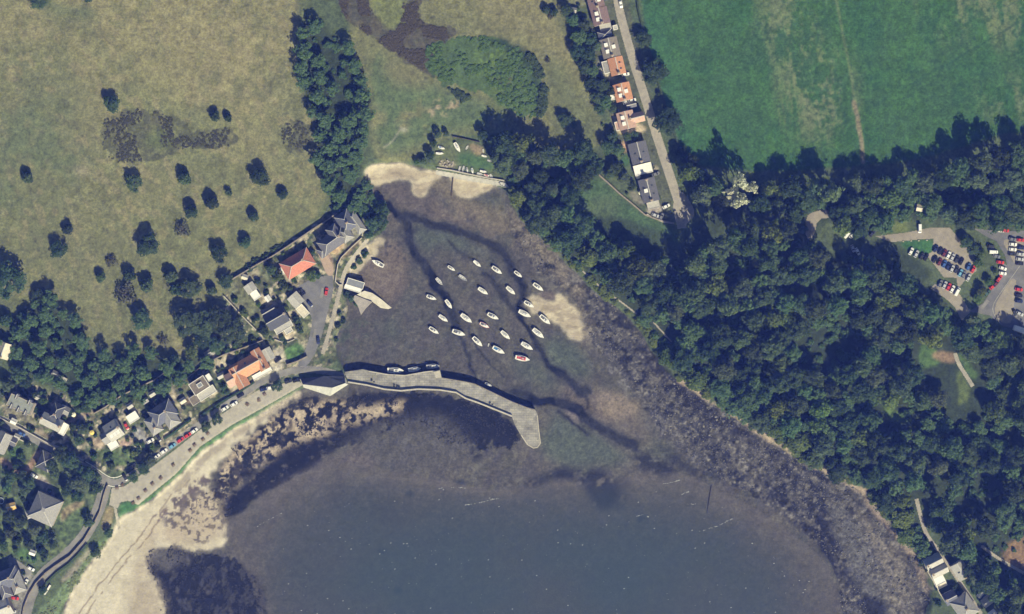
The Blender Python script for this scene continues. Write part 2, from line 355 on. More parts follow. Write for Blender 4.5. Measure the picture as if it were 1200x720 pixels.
P([(555, 55), (605, 60), (605, 90), (565, 85)], (.11, .17, .045), .9, 2, 4, sst(.3, .5, n_small)); P([(520, 60), (550, 52), (552, 75), (530, 85)], (.07, .115, .05), .9, 1.5, 3); P([(575, 90), (595, 80), (600, 95), (580, 105)], (.13, .10, .07), .7, 2, 2, sst(.4, .55, n_small)); P([(560, 42), (605, 48), (632, 72), (640, 130), (628, 138), (626, 90), (600, 60), (565, 52)], (.03, .052, .026), .9, 1.5, 2)
P([(580, 100), (600, 130), (590, 135), (572, 112)], (.10, .14, .045), .7, 1.5, 3)
P([(432, -60), (470, -60), (478, 20), (468, 36), (450, 30), (436, 12)], (.13, .15, .06), .9, 1, 2)
P([(430, 60), (450, 68), (480, 85), (500, 100), (560, 110), (600, 140), (590, 155), (520, 155), (480, 180), (450, 180), (432, 150)], (.075, .118, .055), .8, 1.5, 6, sst(.2, .45, n_mid))
P([(445, 75), (480, 72), (505, 95), (500, 108), (460, 100)], (.16, .15, .08), .7, 2, 5)
P([(545, -60), (760, -60), (660, 10), (668, 60), (690, 100), (640, 60), (600, 40), (560, 25)], (.195, .18, .095), .5, 2, 6)
P([(640, 60), (660, 80), (690, 120), (712, 165), (690, 172), (650, 170), (640, 145), (645, 110)], (.10, .12, .06), .7, 2, 6)
for c in [(505, 130), (512, 122), (528, 127), (520, 133), (533, 122)]:
    P([(c[0] - 5, c[1] - 4), (c[0] + 5, c[1] - 5), (c[0] + 6, c[1] + 4), (c[0] - 3, c[1] + 5)], (.30, .245, .17), .8, 1.2, 1, sst(.3, .6, n_fine))
LN([(470, 150), (462, 165), (450, 173)], 2, (.25, .25, .2), .7); P([(468, 150), (478, 150), (478, 154), (470, 154)], (.3, .3, .26), .8, .3, 1)
# tracks across the hill
for l, k in [([(276, -10), (220, 32), (180, 52), (156, 74), (146, 100)], .5), ([(180, 44), (140, 54)], .35), ([(332, -10), (330, 60), (316, 110), (312, 150), (318, 175)], .4), ([(100, 200), (108, 220), (125, 240), (140, 258)], .4),
             ([(300, 175), (262, 205), (215, 240), (190, 250)], .3), ([(300, 238), (250, 275), (225, 297)], .4), ([(100, 300), (70, 280), (30, 250), (0, 220)], .3), ([(560, 10), (540, 0), (500, -20)], .4), ([(520, 0), (545, 25), (600, 42)], .35)]:
    LN(l, 1.3, (.10, .095, .05), k)
P([(80, 195), (108, 195), (104, 208), (92, 205)], (.26, .23, .16), .6, 1, 3)
# east field
fd = pmask(FIELD, .4, soft=1); FG = (.042, .096, .034)
paint(fd, FG); paint(fd, (.048, .115, .032), .6, sst(.45, .65, n_mid)); paint(fd, (.028, .084, .028), .5, sst(.45, .7, fbm(PX, PY, 40, 31, 4)))
fs = fbm(PX * 2.2 - PY * .25, PY * .6 + PX * .15, 30, 33, 4)
fld = lambda poly, col, k, lo, hi, soft=14: paint(pmask(poly, 2, True, soft) * fd, col, k, sst(lo, hi, fs * .7 + n_fine * .3))
fld([(870, -200), (960, -200), (950, 20), (965, 90), (1000, 130), (985, 170), (940, 160), (920, 100), (895, 50)], (.15, .175, .09), .8, .42, .7)
fld([(1060, -100), (1260, -100), (1260, 60), (1150, 50), (1080, 40)], (.14, .165, .085), .75, .45, .72)
fld([(1150, 100), (1260, 80), (1260, 140), (1190, 140), (1140, 135)], (.12, .145, .075), .75, .42, .7)
fld([(930, 60), (990, 60), (1010, 120), (960, 150), (930, 140)], (.135, .155, .085), .7, .4, .68)
fld([(735, 0), (765, 0), (800, 120), (815, 190), (790, 190), (760, 100)], (.045, .12, .05), .8, .3, .5)
LN([(978, -10), (988, 40), (998, 90), (1002, 125)], 3, (.13, .17, .08), .55); LN([(1001, 120), (1006, 145), (1010, 170), (1012, 190)], 5, (.21, .175, .115), .8)
LN([(1195, 25), (1120, 70), (1060, 103)], 1.6, (.022, .06, .03), .7); LN([(1040, 115), (1000, 137), (950, 168)], 1.6, (.022, .06, .03), .55)
for i in range(9):
    LN([(905 + i * 6, 80 + i * 4), (918 + i * 6, 165)], 1.2, (.15, .17, .09), .35, tex=sst(.4, .6, n_small))
for i in range(16):
    x0 = 790 + i * 28; LN([(x0 - 22, -20), (x0, 100), (x0 + 10, 200)], 1.1, (.055, .13, .055) if i % 2 else (.025, .085, .035), .3, tex=sst(.35, .6, n_small))
# strip between lane and field, pocket field, woodland floors
P([(726, -60), (752, -60), (752, 30), (775, 110), (800, 175), (790, 195), (768, 120), (745, 40)], (.075, .10, .055), .9, .3, 1)
P(POCKET, (.06, .105, .045), 1, .6, 2); P([(672, 250), (715, 222), (735, 245), (700, 265)], (.09, .12, .06), .6, 1.5, 4)
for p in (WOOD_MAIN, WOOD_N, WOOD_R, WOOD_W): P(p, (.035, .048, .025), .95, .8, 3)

for g in GAPS: P(g, (.035, .05, .028), .9, .6, 2)  # tree shade put into the dark floor colour of the gaps
P([(1078, 406), (1085, 402), (1100, 412), (1102, 430), (1080, 432), (1076, 420)], (.07, .125, .04), 1, .6, 1); P([(1120, 412), (1132, 420), (1148, 438), (1140, 446), (1128, 432)], (.07, .12, .04), 1, .6, 1)
P([(1122, 430), (1136, 448), (1136, 470), (1124, 476), (1122, 455)], (.09, .12, .04), 1, .6, 1); P([(1034, 468), (1045, 480), (1068, 490), (1067, 498), (1050, 494), (1036, 488)], (.085, .135, .04), 1, .6, 1)
P([(1092, 412), (1120, 413), (1120, 426), (1105, 424), (1094, 422)], (.24, .17, .11), .9, .6, 1)
P([(1172, 655), (1182, 635), (1200, 630), (1300, 625), (1300, 680), (1200, 672)], (.20, .135, .08), 1, .8, 2)
P([(1048, 283), (1094, 279), (1094, 294), (1086, 300), (1070, 298)], (.045, .125, .04), .95, .3, 1); P([(1118, 276), (1132, 276), (1152, 298), (1146, 312), (1140, 300)], (.09, .13, .05), .9, .3, 1)
P([(1028, 265), (1062, 258), (1066, 268), (1040, 276)], (.13, .16, .05), .9, 1, 2)
# village: gardens and verges
VIL = [(0, 440), (60, 455), (125, 478), (200, 452), (245, 420), (262, 340), (300, 312), (345, 278), (405, 238), (430, 262), (440, 276), (425, 292), (412, 312), (403, 328), (405, 345), (408, 366), (395, 385), (395, 430), (350, 432), (200, 520), (140, 560), (100, 545), (0, 500)]
P(VIL, (.105, .12, .065), .95, .3, 1); P(VIL, (.17, .155, .115), .8, .3, 1, sst(.52, .6, n_small)); P(VIL, (.05, .07, .035), .7, .3, 1, sst(.55, .65, fbm(PX, PY, 12, 44, 3))); P(VIL, (.36, .32, .25), .8, .3, 1, sst(.57, .62, fbm(PX * 1.3 + PY, PY * 1.2 - PX * .8, 9, 46, 2))); P(VIL, (.04, .06, .03), .8, .3, 1, sst(.60, .65, fbm(PX, PY, 5, 47, 2)))
P([(-60, 500), (100, 550), (125, 575), (100, 632), (70, 660), (40, 690), (30, 900), (-60, 900)], (.07, .095, .05), .95, .4, 1); P([(-60, 500), (100, 550), (125, 575), (100, 632), (70, 660), (40, 690), (30, 900), (-60, 900)], (.10, .13, .055), .7, .4, 1, sst(.5, .6, n_small))
PALE = (.40, .35, .27); TERRA = (.30, .19, .14); LAWN = (.065, .125, .04); GREYP = (.23, .22, .21)
for p, c, k in [([(256, 335), (275, 318), (300, 330), (312, 318), (318, 335), (310, 345), (300, 350), (310, 372), (300, 378), (275, 352)], (.115, .125, .07), .9), ([(300, 345), (318, 342), (330, 355), (322, 366), (308, 362)], PALE, .8), ([(276, 320), (300, 308), (306, 325), (298, 328), (288, 330)], PALE, .5),
                ([(322, 393), (345, 384), (346, 396), (330, 402), (318, 398)], PALE, .95), ([(330, 408), (355, 400), (358, 418), (334, 424)], LAWN, 1), ([(345, 384), (362, 372), (360, 400), (350, 402)], (.115, .13, .065), .8),
                ([(315, 412), (330, 408), (336, 424), (318, 432), (312, 422)], (.36, .33, .27), .95), ([(298, 444), (330, 425), (334, 430), (300, 450)], (.34, .32, .28), .8),
                ([(248, 425), (275, 408), (280, 412), (256, 430), (262, 442), (252, 440)], PALE, .75), ([(262, 452), (285, 446), (288, 455), (270, 462)], PALE, .5), ([(282, 408), (320, 400), (322, 405), (285, 416)], (.2, .19, .11), .7),
                ([(372, 292), (386, 290), (392, 318), (384, 324), (376, 300)], (.34, .25, .2), 1), ([(380, 288), (400, 278), (405, 284), (396, 300), (388, 296)], (.42, .31, .2), .9), ([(403, 262), (415, 258), (424, 274), (418, 282), (404, 284)], (.2, .2, .17), .9), ([(398, 300), (422, 278), (424, 282), (402, 306)], (.18, .13, .09), .8),
                ([(340, 332), (352, 325), (358, 330), (350, 338)], (.25, .22, .16), .8), ([(312, 318), (332, 306), (340, 326), (345, 333)], (.3, .25, .18), .6),
                ([(132, 524), (152, 510), (158, 518), (136, 532)], (.30, .22, .19), 1), ([(154, 505), (165, 497), (176, 522), (170, 526), (160, 514)], (.2, .2, .2), 1), ([(102, 512), (118, 512), (125, 524), (110, 526)], (.28, .22, .17), .8),
                ([(105, 528), (160, 520), (158, 545), (130, 548)], (.065, .10, .04), .9), ([(222, 465), (232, 462), (235, 470), (225, 476), (214, 470)], (.16, .11, .08), .9), ([(205, 450), (222, 440), (226, 452), (210, 460)], (.12, .12, .06), .8),
                ([(196, 452), (202, 455), (218, 480), (212, 484), (200, 466)], PALE, .6), ([(232, 475), (250, 468), (258, 478), (240, 486)], (.13, .15, .07), .8),
                ([(35, 500), (78, 520), (60, 515), (40, 508)], (.3, .24, .18), .9), ([(72, 494), (110, 480), (112, 483), (76, 500)], (.27, .2, .15), .8), ([(2, 470), (40, 490), (45, 500), (2, 486)], (.2, .18, .14), .6),
                ([(0, 534), (24, 552), (30, 548), (45, 524), (50, 528), (33, 556), (25, 558), (0, 545)], (.33, .22, .16), .95), ([(34, 556), (52, 556), (66, 580), (60, 584)], (.27, .24, .22), .95), ([(8, 528), (22, 522), (28, 532), (14, 540)], LAWN, .9),
                ([(70, 590), (92, 584), (102, 592), (96, 620), (80, 635), (62, 632)], (.075, .11, .05), .9), ([(70, 598), (95, 585), (102, 590), (80, 602), (72, 615)], (.25, .2, .13), .8),
                ([(10, 645), (38, 640), (45, 655), (38, 660), (20, 652)], LAWN, .8), ([(8, 654), (28, 664), (40, 672), (36, 684), (20, 676), (12, 665)], GREYP, .9), ([(16, 700), (28, 690), (34, 680), (26, 720), (12, 725)], (.17, .165, .16), .9)]:
    P(p, c, k, .25, 1)
P([(652, 155), (700, 128), (712, 140), (722, 160), (718, 168), (690, 140)], (.3, .27, .2), .0, .3, 1)
# lane terrace plots
for p, c, k in [([(690, -60), (722, -60), (770, 140), (795, 262), (770, 262), (745, 200), (715, 140), (690, 60)], (.085, .095, .06), .9), ([(700, 72), (708, 72), (712, 88), (722, 90), (716, 95), (703, 88)], (.45, .42, .34), .95), ([(716, 136), (724, 133), (752, 148), (757, 150), (757, 156), (725, 160)], (.46, .38, .28), .9),
                ([(728, 166), (736, 166), (736, 178), (728, 178)], (.42, .27, .19), .9), ([(760, 198), (770, 193), (772, 200), (762, 200)], PALE, .9), ([(734, 222), (752, 226), (756, 242), (745, 240)], (.2, .19, .16), .8), ([(758, 242), (774, 238), (778, 246), (768, 252), (758, 250)], (.28, .25, .23), .9), ([(726, 184), (736, 180), (738, 195), (726, 196)], (.05, .11, .04), .9),
                ([(670, -20), (690, -20), (690, 8), (672, 8)], (.2, .2, .13), .6), ([(665, 18), (680, 16), (682, 24), (666, 26)], (.10, .14, .05), .8), ([(726, 92), (733, 92), (735, 100), (727, 102)], (.1, .09, .09), .6)]:
    P(p, c, k, .3, 1)
# boat yard
P([(506, 170), (530, 165), (560, 172), (585, 190), (590, 214), (512, 198)], (.10, .12, .06), .95, .4, 1); P([(540, 176), (575, 186), (582, 200), (550, 198), (535, 190)], (.06, .115, .045), .95, .5, 2); P([(548, 168), (565, 172), (566, 180), (556, 182)], (.24, .19, .13), .9, .6, 1)
P([(513, 187), (530, 188), (536, 198), (514, 196)], (.24, .21, .16), .8, .5, 1)
# verge behind the beach
P([(138, 604), (142, 590), (150, 588), (162, 592), (187, 573), (208, 556), (234, 525), (272, 500), (312, 478), (346, 457), (348, 464), (312, 487), (272, 508), (236, 534), (210, 563), (188, 582), (165, 598), (146, 612)], (.05, .125, .045), 1, .3, 1)
P([(122, 596), (132, 590), (134, 608), (126, 624), (118, 620)], (.24, .2, .12), .9, .3, 1)
P([(62, 700), (80, 680), (95, 662), (100, 668), (92, 690), (74, 706), (66, 730), (40, 800), (38, 720)], (.13, .18, .09), 1, .4, 1); P([(90, 655), (105, 640), (128, 625), (132, 612), (136, 622), (110, 655), (100, 668)], (.10, .15, .06), .9, .6, 1)
P([(85, 664), (105, 640), (112, 636), (104, 652), (88, 672), (74, 684), (70, 682)], (.27, .24, .2), .7, .3, 1)

# --- shore
MUD = (.074, .0725, .062)
paint(shore, MUD, 1, None, .6); paint(shore, (.066, .068, .062), .8, sst(.42, .62, n_mid)); paint(shore, (.098, .091, .078), .7, sst(.5, .68, fbm(PX, PY, 34, 51, 4))); paint(shore, (.056, .053, .052), .7, sst(.56, .68, n_small)); paint(shore, (.11, .106, .09), .5, sst(.58, .68, fbm(PX, PY, 7, 57, 3))); paint(shore, (.066, .062, .06), .8, sst(.5, .62, fbm(PX * 1.5 + PY * .9, PY * .5 - PX * .3, 24, 58, 4)))
GRN = (.068, .085, .066)
for p, k in [([(640, 395), (665, 395), (690, 420), (690, 450), (660, 440), (635, 420)], .9), ([(480, 262), (520, 268), (560, 285), (590, 310), (560, 300), (520, 290), (490, 290)], .8), ([(640, 490), (680, 480), (720, 520), (740, 545), (700, 550), (650, 545), (635, 520)], .85), ([(610, 410), (640, 430), (660, 455), (630, 455), (600, 440)], .6), ([(560, 225), (590, 235), (600, 262), (575, 262), (545, 240)], .6), ([(440, 375), (475, 380), (470, 395), (445, 392)], .6), ([(690, 480), (740, 500), (780, 520), (800, 545), (760, 540), (720, 520)], .5)]:
    P(p, GRN, k, 2, 5, None, .5)
P([(450, 215), (485, 215), (520, 240), (560, 270), (500, 260), (460, 235)], (.10, .085, .08), .7, 2, 4); P([(520, 215), (545, 235), (590, 240), (610, 275), (580, 265), (530, 245)], (.15, .128, .095), .7, 2, 4); P([(430, 300), (460, 275), (480, 300), (470, 360), (430, 350), (412, 330)], (.145, .118, .098), .7, 2, 4)
P([(640, 455), (700, 450), (780, 520), (740, 530), (690, 500)], (.125, .105, .09), .6, 2, 6)
NAVY = (.0085, .010, .0125)
n_str = fbm(PX * .72 + PY * .72, (PY * .72 - PX * .72) * 2.6, 16, 66, 4)    # streaks along the east shore
n_crisp = fbm(PX, PY, 5.5, 67, 3)
paint(rock, (.053, .052, .050), 1, None, .8); paint(rock, (.080, .076, .070), .8, sst(.42, .62, n_str)); paint(rock, (.145, .138, .126), .8, sst(.60, .70, vn(PX, PY, 3.0, 68) * .75 + n_str * .25)); paint(rock, (.016, .017, .021), .9, sst(.50, .60, n_crisp * .6 + n_mid * .4))
P([(592, 236), (610, 258), (655, 298), (690, 340), (680, 352), (650, 325), (620, 300), (600, 270)], (.17, .15, .12), .75, 1, 3, sst(.25, .5, n_small))
P([(755, 395), (797, 450), (860, 492), (935, 545), (925, 556), (860, 510), (800, 475), (740, 410)], (.018, .018, .022), .85, 1.5, 2, sst(.3, .5, n_crisp)); P([(1000, 590), (1050, 640), (1080, 690), (1070, 760), (1050, 760), (1040, 680), (1000, 620)], (.16, .145, .125), .75, 1.5, 4, sst(.3, .55, n_crisp))
P([(900, 570), (990, 620), (1030, 720), (1000, 720), (985, 665), (925, 612)], (.014, .015, .02), .85, 2, 3, sst(.4, .52, n_crisp * .5 + n_mid * .5)); P([(980, 585), (1030, 650), (1050, 760), (1030, 780), (1010, 690), (965, 600)], (.10, .10, .10), .8, 1.5, 3, sst(.35, .5, n_crisp)); P([(1010, 690), (1040, 700), (1040, 760), (1005, 760)], (.012, .013, .017), .9, 2, 2)
P([(700, 400), (760, 470), (830, 540), (815, 545), (745, 480), (692, 405)], (.17, .165, .17), .6, 1.5, 2, sst(.56, .64, n_crisp))
LN([(797, 448), (832, 468), (862, 488), (902, 513), (937, 538), (982, 559), (1012, 577)], 6, (.30, .24, .18), .85, 2, sst(.35, .5, n_small), warp=1); LN([(1012, 577), (1032, 602), (1052, 628), (1076, 655), (1088, 690)], 9, (.25, .20, .155), .75, 3, sst(.3, .55, n_small), warp=1)
spk = pmask(SPECK, 1.2, soft=3) * shore
for p, lo, hi in ((WEED_W, .22, .40), (WEED_P, .30, .42)): paint(ragged(p, 6, 1.3, 1.6) * shore, NAVY, .95, sst(lo, hi, n_small * .6 + n_mid * .4), .75)
P([(318, 545), (270, 580), (252, 600), (262, 616), (300, 585), (350, 556), (400, 528), (392, 516), (345, 530)], NAVY, .95, 1.6, 1, sst(.25, .4, n_crisp))
paint(pmask(WEED_W, 2.2, soft=1) * shore, (.045, .045, .048), .8, sst(.54, .62, fbm(PX * 1.3 + PY * .6, PY * .6 - PX * .5, 8, 81, 3))); paint(pmask([(175, 645), (205, 638), (225, 655), (200, 668), (175, 662)], 2, soft=3) * shore, (.10, .095, .09), .7); paint(pmask([(205, 628), (222, 630), (224, 650), (205, 650), (198, 640)], 2.5, soft=1) * shore, NAVY, .9, sst(.42, .5, n_crisp))
P([(405, 456), (440, 461), (475, 463), (535, 466), (560, 478), (600, 494), (612, 512), (590, 512), (560, 508), (540, 490), (480, 480), (440, 478)], NAVY, .95, 1.6, 2, sst(.27, .42, n_crisp))
P([(430, 500), (480, 484), (540, 494), (560, 540), (500, 552), (430, 545), (390, 535)], (.074, .072, .068), .9, 2, 6, sst(.3, .45, n_mid * .5 + n_crisp * .5), .6)
P([(540, 500), (575, 505), (570, 530), (545, 540), (552, 520)], NAVY, .8, 2.5, 2, sst(.4, .5, n_crisp))
paint(spk, (.36, .30, .225), .97, sst(.46, .52, n_crisp * .55 + n_small * .45)); paint(spk, NAVY, .9, 1 - sst(.42, .47, n_crisp * .55 + n_small * .45))
P([(300, 590), (350, 555), (400, 530), (440, 530), (440, 552), (385, 548), (310, 600)], (.092, .082, .082), .9, 1.5, 4, None, .5)
P([(385, 480), (420, 478), (446, 486), (400, 506), (370, 512)], (.26, .215, .17), .6, 1.5, 3, sst(.4, .55, n_crisp))
DRY = (.50, .46, .37); DAMP = (.32, .275, .21)
s_soft = blur(sand, 1); paint(s_soft, DRY, .97, None, .95); paint(sand, (.44, .395, .305), .5, sst(.45, .62, n_mid)); 
P([(190, 600), (240, 578), (256, 600), (272, 632), (230, 640), (180, 636), (172, 655), (192, 700), (188, 760), (140, 760), (150, 700), (160, 650)], DAMP, .8, 1.5, 5, sst(.25, .5, n_mid))
P([(150, 640), (180, 610), (215, 585), (246, 565), (262, 600), (260, 632), (200, 632)], (.40, .335, .25), .5, 1.5, 5)
paint(pmask([(214, 572), (238, 560), (246, 568), (226, 588), (214, 600), (206, 600)], 1, soft=1) * sand, (.10, .085, .085), .9, sst(.38, .55, n_small)); paint(pmask([(200, 585), (250, 572), (265, 615), (255, 632), (200, 610)], 1.5, soft=2) * shore, (.12, .10, .085), .85, sst(.62, .7, n_fine))
for dx in (0, 9): LN([(88 + dx, 724), (110 + dx, 694), (135 + dx, 664), (160 + dx, 635), (176 + dx, 612), (200 + dx, 580), (222, 562)], 1.6, (.17, .13, .09), .8, .7, sst(.36, .46, n_crisp), warp=.8)
LN([(348, 463), (312, 484), (275, 510), (240, 536), (216, 564), (196, 584)], 9, (.30, .265, .215), .85, 2, sst(.3, .55, n_small)); LN([(186, 606), (215, 582), (240, 560)], 10, (.13, .10, .10), .85, 2, sst(.45, .52, n_crisp * .6 + n_small * .4), warp=1)
for q in ([(200, 580), (262, 545), (330, 500), (345, 520), (290, 560), (262, 600), (262, 634), (210, 640), (190, 610)],): P(q, (.10, .085, .08), .9, 1.5, 2, sst(.60, .66, n_crisp))
P([(240, 560), (300, 515), (340, 480), (352, 490), (310, 535), (262, 590), (245, 590)], (.012, .012, .014), .9, 1.8, 2, sst(.48, .55, n_crisp * .6 + n_mid * .4))
for p in ([(484, 200), (512, 204), (505, 211), (495, 206)], [(455, 200), (480, 202), (470, 206), (448, 210), (440, 206)]): P(p, DAMP, .6, .8, 1)
P(SAND_P, (.20, .165, .13), .85, 1.5, 3, sst(.25, .5, n_mid)); P([(716, 462), (740, 468), (742, 480), (725, 475)], (.08, .07, .06), .8, 1, 1, sst(.62, .7, n_fine))
P([(628, 344), (650, 340), (652, 350), (640, 352), (630, 349)], (.12, .10, .095), .9, .5, 1, None, .4); P([(660, 478), (675, 480), (684, 492), (678, 498), (664, 490)], (.15, .13, .125), .9, .6, 2)
P([(430, 225), (470, 232), (500, 245), (470, 262), (448, 262), (440, 245)], (.15, .13, .11), .6, 2, 3, sst(.4, .55, n_crisp)); P([(500, 235), (560, 235), (600, 270), (612, 300), (590, 285), (560, 268), (520, 258)], (.15, .128, .10), .55, 2, 4, sst(.4, .58, n_small)); P([(445, 285), (470, 280), (480, 300), (468, 305), (450, 300)], (.04, .04, .045), .8, 2, 1, sst(.5, .58, n_crisp)); P([(395, 385), (430, 372), (440, 385), (420, 405), (398, 428), (394, 405)], (.06, .075, .05), .8, 2, 3, sst(.4, .55, n_crisp))
LN([(458, 361), (475, 364), (490, 361), (502, 360)], 2.5, (.16, .15, .13), .6, 1.5, sst(.35, .5, n_crisp))
P([(495, 205), (530, 210), (528, 232), (505, 228)], (.20, .17, .125), .6, 2, 3)
LN([(640, 420), (660, 436), (690, 458)], 5, (.035, .04, .05), .5, 3, None, .4, warp=1.2)
P([(650, 352), (672, 362), (688, 398), (676, 400), (660, 380), (645, 368)], (.30, .255, .195), .6, 1.5, 4, sst(.3, .55, n_small)); P([(655, 335), (680, 350), (700, 395), (690, 405), (672, 362)], (.20, .175, .14), .6, 2, 4, sst(.35, .55, n_crisp))
for q in (SAND_N, SAND_M, SAND_L): paint(pmask(q, 1, soft=2) * s_soft, (.35, .30, .225), .85); paint(pmask(q, 1, soft=1) * s_soft, (.47, .42, .32), .75, sst(.48, .6, fbm(PX * .5 - PY * .3, PY * 1.8 + PX * .5, 12, 93, 3))); paint(pmask(q, 1, soft=1) * s_soft, (.22, .185, .14), .6, sst(.56, .66, fbm(PX * .6 + PY * .2, PY * 1.9 - PX * .3, 10, 94, 3)))
# creeks winding over the flats
CREEK = [([(452, 238), (468, 250), (478, 268), (484, 290), (492, 305), (505, 325), (518, 340), (525, 358), (530, 372), (536, 388)], 9, .95), ([(536, 388), (543, 405), (550, 425), (556, 446)], 3.5, .7), ([(552, 385), (558, 408), (572, 425), (590, 442)], 2.2, .7),
         ([(470, 252), (500, 262), (540, 272), (575, 282), (592, 302), (603, 322), (614, 336)], 8, .8), ([(614, 336), (610, 350), (606, 364), (614, 380), (628, 398), (634, 418), (650, 432), (672, 452), (690, 462)], 6, .8), ([(590, 348), (602, 364), (612, 375)], 6, .6), ([(566, 322), (580, 330), (592, 345)], 5, .6),
         ([(600, 461), (622, 467), (650, 470), (672, 476), (688, 490), (705, 503), (725, 514), (745, 522)], 9, .95), ([(655, 482), (668, 494), (690, 508)], 4, .7), ([(670, 450), (688, 468), (690, 480)], 4, .6), ([(525, 285), (548, 300), (556, 310)], 3, .5)]
for l, w, k in CREEK:
    LN(l, w * 1.15, (.010, .012, .016), min(1, k * 1.2), 1.5, None, .25, warp=1.1)
    LN(l, w * 2.1, (.042, .044, .046), k * .55, 3, sst(.35, .5, n_mid), .4, warp=1.4)
paint(water, (.082, .076, .072), .6)
for p, k in [([(606, 578), (625, 562), (640, 552), (662, 548), (690, 552), (718, 556), (726, 580), (704, 606), (692, 580), (664, 560), (642, 568), (622, 580)], .9), ([(735, 528), (760, 530), (790, 545), (800, 556), (780, 562), (745, 552)], .85), ([(770, 520), (800, 538), (850, 560), (840, 570), (790, 548)], .8), ([(700, 556), (740, 560), (735, 590), (715, 600)], .5), ([(380, 560), (430, 575), (520, 600), (460, 620), (390, 600)], .25)]:
    P(p, (.014, .017, .022), k, 2, 3, sst(.25, .45, n_small), .4)
for c in [(481, 579), (447, 647), (466, 694), (540, 565), (752, 608)]: P([(c[0] - 6, c[1] - 3), (c[0] + 5, c[1] - 4), (c[0] + 7, c[1] + 3), (c[0] - 4, c[1] + 4)], (.03, .035, .045), .9, 1, 1)
# fine mottling everywhere
GRAIN = 1 - .72 * blur(sand, 1) - .3 * water + .25 * blur(rock, 2)
vil = blur(inside([(-60, 440), (60, 455), (125, 478), (200, 452), (245, 420), (262, 340), (300, 312), (345, 278), (405, 238), (430, 280), (405, 320), (395, 430), (350, 432), (200, 520), (135, 570), (95, 640), (40, 690), (-60, 800)], PX, PY).astype(float), 2)
C *= (1 + vil * 1.1 * (vn(PX, PY, 3.3, 91) - .5))[..., None]
C *= (1 + GRAIN * (.50 * (n_fine - .5) + .36 * (n_dot - .5) + .22 * (n_small - .5)))[..., None]
wetm = blur(rock, 2)
C *= (1 + .8 * wetm * (vn(PX, PY, 1.9, 71) - .5))[..., None]
C = np.clip(C, .006, .8)

F = 1 - Z / H
VX = (PX - 600) * S * F; VY = (360 - PY) * S * F
def gz(px, py):
    i = min(max(np.searchsorted(xs, px) - 1, 0), NX - 2); j = min(max(np.searchsorted(ys, py) - 1, 0), NY - 2)
    u = (px - xs[i]) / (xs[i + 1] - xs[i]); v = (py - ys[j]) / (ys[j + 1] - ys[j])
    return float((Z[j, i] * (1 - u) + Z[j, i + 1] * u) * (1 - v) + (Z[j + 1, i] * (1 - u) + Z[j + 1, i + 1] * u) * v)
def gza(px, py):
    i = np.clip(np.searchsorted(xs, px) - 1, 0, NX - 2); j = np.clip(np.searchsorted(ys, py) - 1, 0, NY - 2)
    u = (px - xs[i]) / (xs[i + 1] - xs[i]); v = (py - ys[j]) / (ys[j + 1] - ys[j])
    return (Z[j, i] * (1 - u) + Z[j, i + 1] * u) * (1 - v) + (Z[j + 1, i] * (1 - u) + Z[j + 1, i + 1] * u) * v
def G(px, py, dz=0.0): return W(px, py, gz(px, py) + dz)

def ground_material():
    m = bpy.data.materials.new('earth_and_turf'); nt, b = nodes(m); N = nt.nodes; Lk = nt.links
    at = N.new('ShaderNodeAttribute'); at.attribute_name = 'cover'
    geo = N.new('ShaderNodeNewGeometry')
    n1 = N.new('ShaderNodeTexNoise'); n1.inputs['Scale'].default_value = .9; n1.inputs['Detail'].default_value = 6; n1.inputs['Roughness'].default_value = .7
    n2 = N.new('ShaderNodeTexNoise'); n2.inputs['Scale'].default_value = .22; n2.inputs['Detail'].default_value = 4
    Lk.new(geo.outputs['Position'], n1.inputs['Vector']); Lk.new(geo.outputs['Position'], n2.inputs['Vector'])
    r1 = N.new('ShaderNodeMapRange'); r1.inputs['From Min'].default_value = .3; r1.inputs['From Max'].default_value = .7; r1.inputs['To Min'].default_value = -.38; r1.inputs['To Max'].default_value = .38
    r2 = N.new('ShaderNodeMapRange'); r2.inputs['From Min'].default_value = .3; r2.inputs['From Max'].default_value = .7; r2.inputs['To Min'].default_value = .88; r2.inputs['To Max'].default_value = 1.12
    Lk.new(n1.outputs['Fac'], r1.inputs['Value']); Lk.new(n2.outputs['Fac'], r2.inputs['Value'])
    ga = N.new('ShaderNodeAttribute'); ga.attribute_name = 'grain'; g1 = N.new('ShaderNodeMath'); g1.operation = 'MULTIPLY_ADD'; g1.inputs[2].default_value = 1.0; Lk.new(r1.outputs[0], g1.inputs[0]); Lk.new(ga.outputs['Fac'], g1.inputs[1])
    mu = N.new('ShaderNodeMath'); mu.operation = 'MULTIPLY'; Lk.new(g1.outputs[0], mu.inputs[0]); Lk.new(r2.outputs[0], mu.inputs[1])
    vm = N.new('ShaderNodeVectorMath'); vm.operation = 'SCALE'; Lk.new(at.outputs['Color'], vm.inputs[0]); Lk.new(mu.outputs[0], vm.inputs['Scale'])
    Lk.new(vm.outputs[0], b.inputs['Base Color']); Lk.new(at.outputs['Alpha'], b.inputs['Roughness']); b.inputs['Specular IOR Level'].default_value = .1
    bp = N.new('ShaderNodeBump'); bp.inputs['Strength'].default_value = .55; bp.inputs['Distance'].default_value = .5
    Lk.new(n1.outputs['Fac'], bp.inputs['Height']); Lk.new(bp.outputs['Normal'], b.inputs['Normal'])
    return m
M_GROUND = ground_material()
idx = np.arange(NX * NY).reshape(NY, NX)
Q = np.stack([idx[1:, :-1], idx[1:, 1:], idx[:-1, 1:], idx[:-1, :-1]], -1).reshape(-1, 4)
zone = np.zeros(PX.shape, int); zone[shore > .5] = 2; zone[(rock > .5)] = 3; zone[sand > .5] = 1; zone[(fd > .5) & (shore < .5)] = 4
zq = zone[:-1, :-1].ravel()
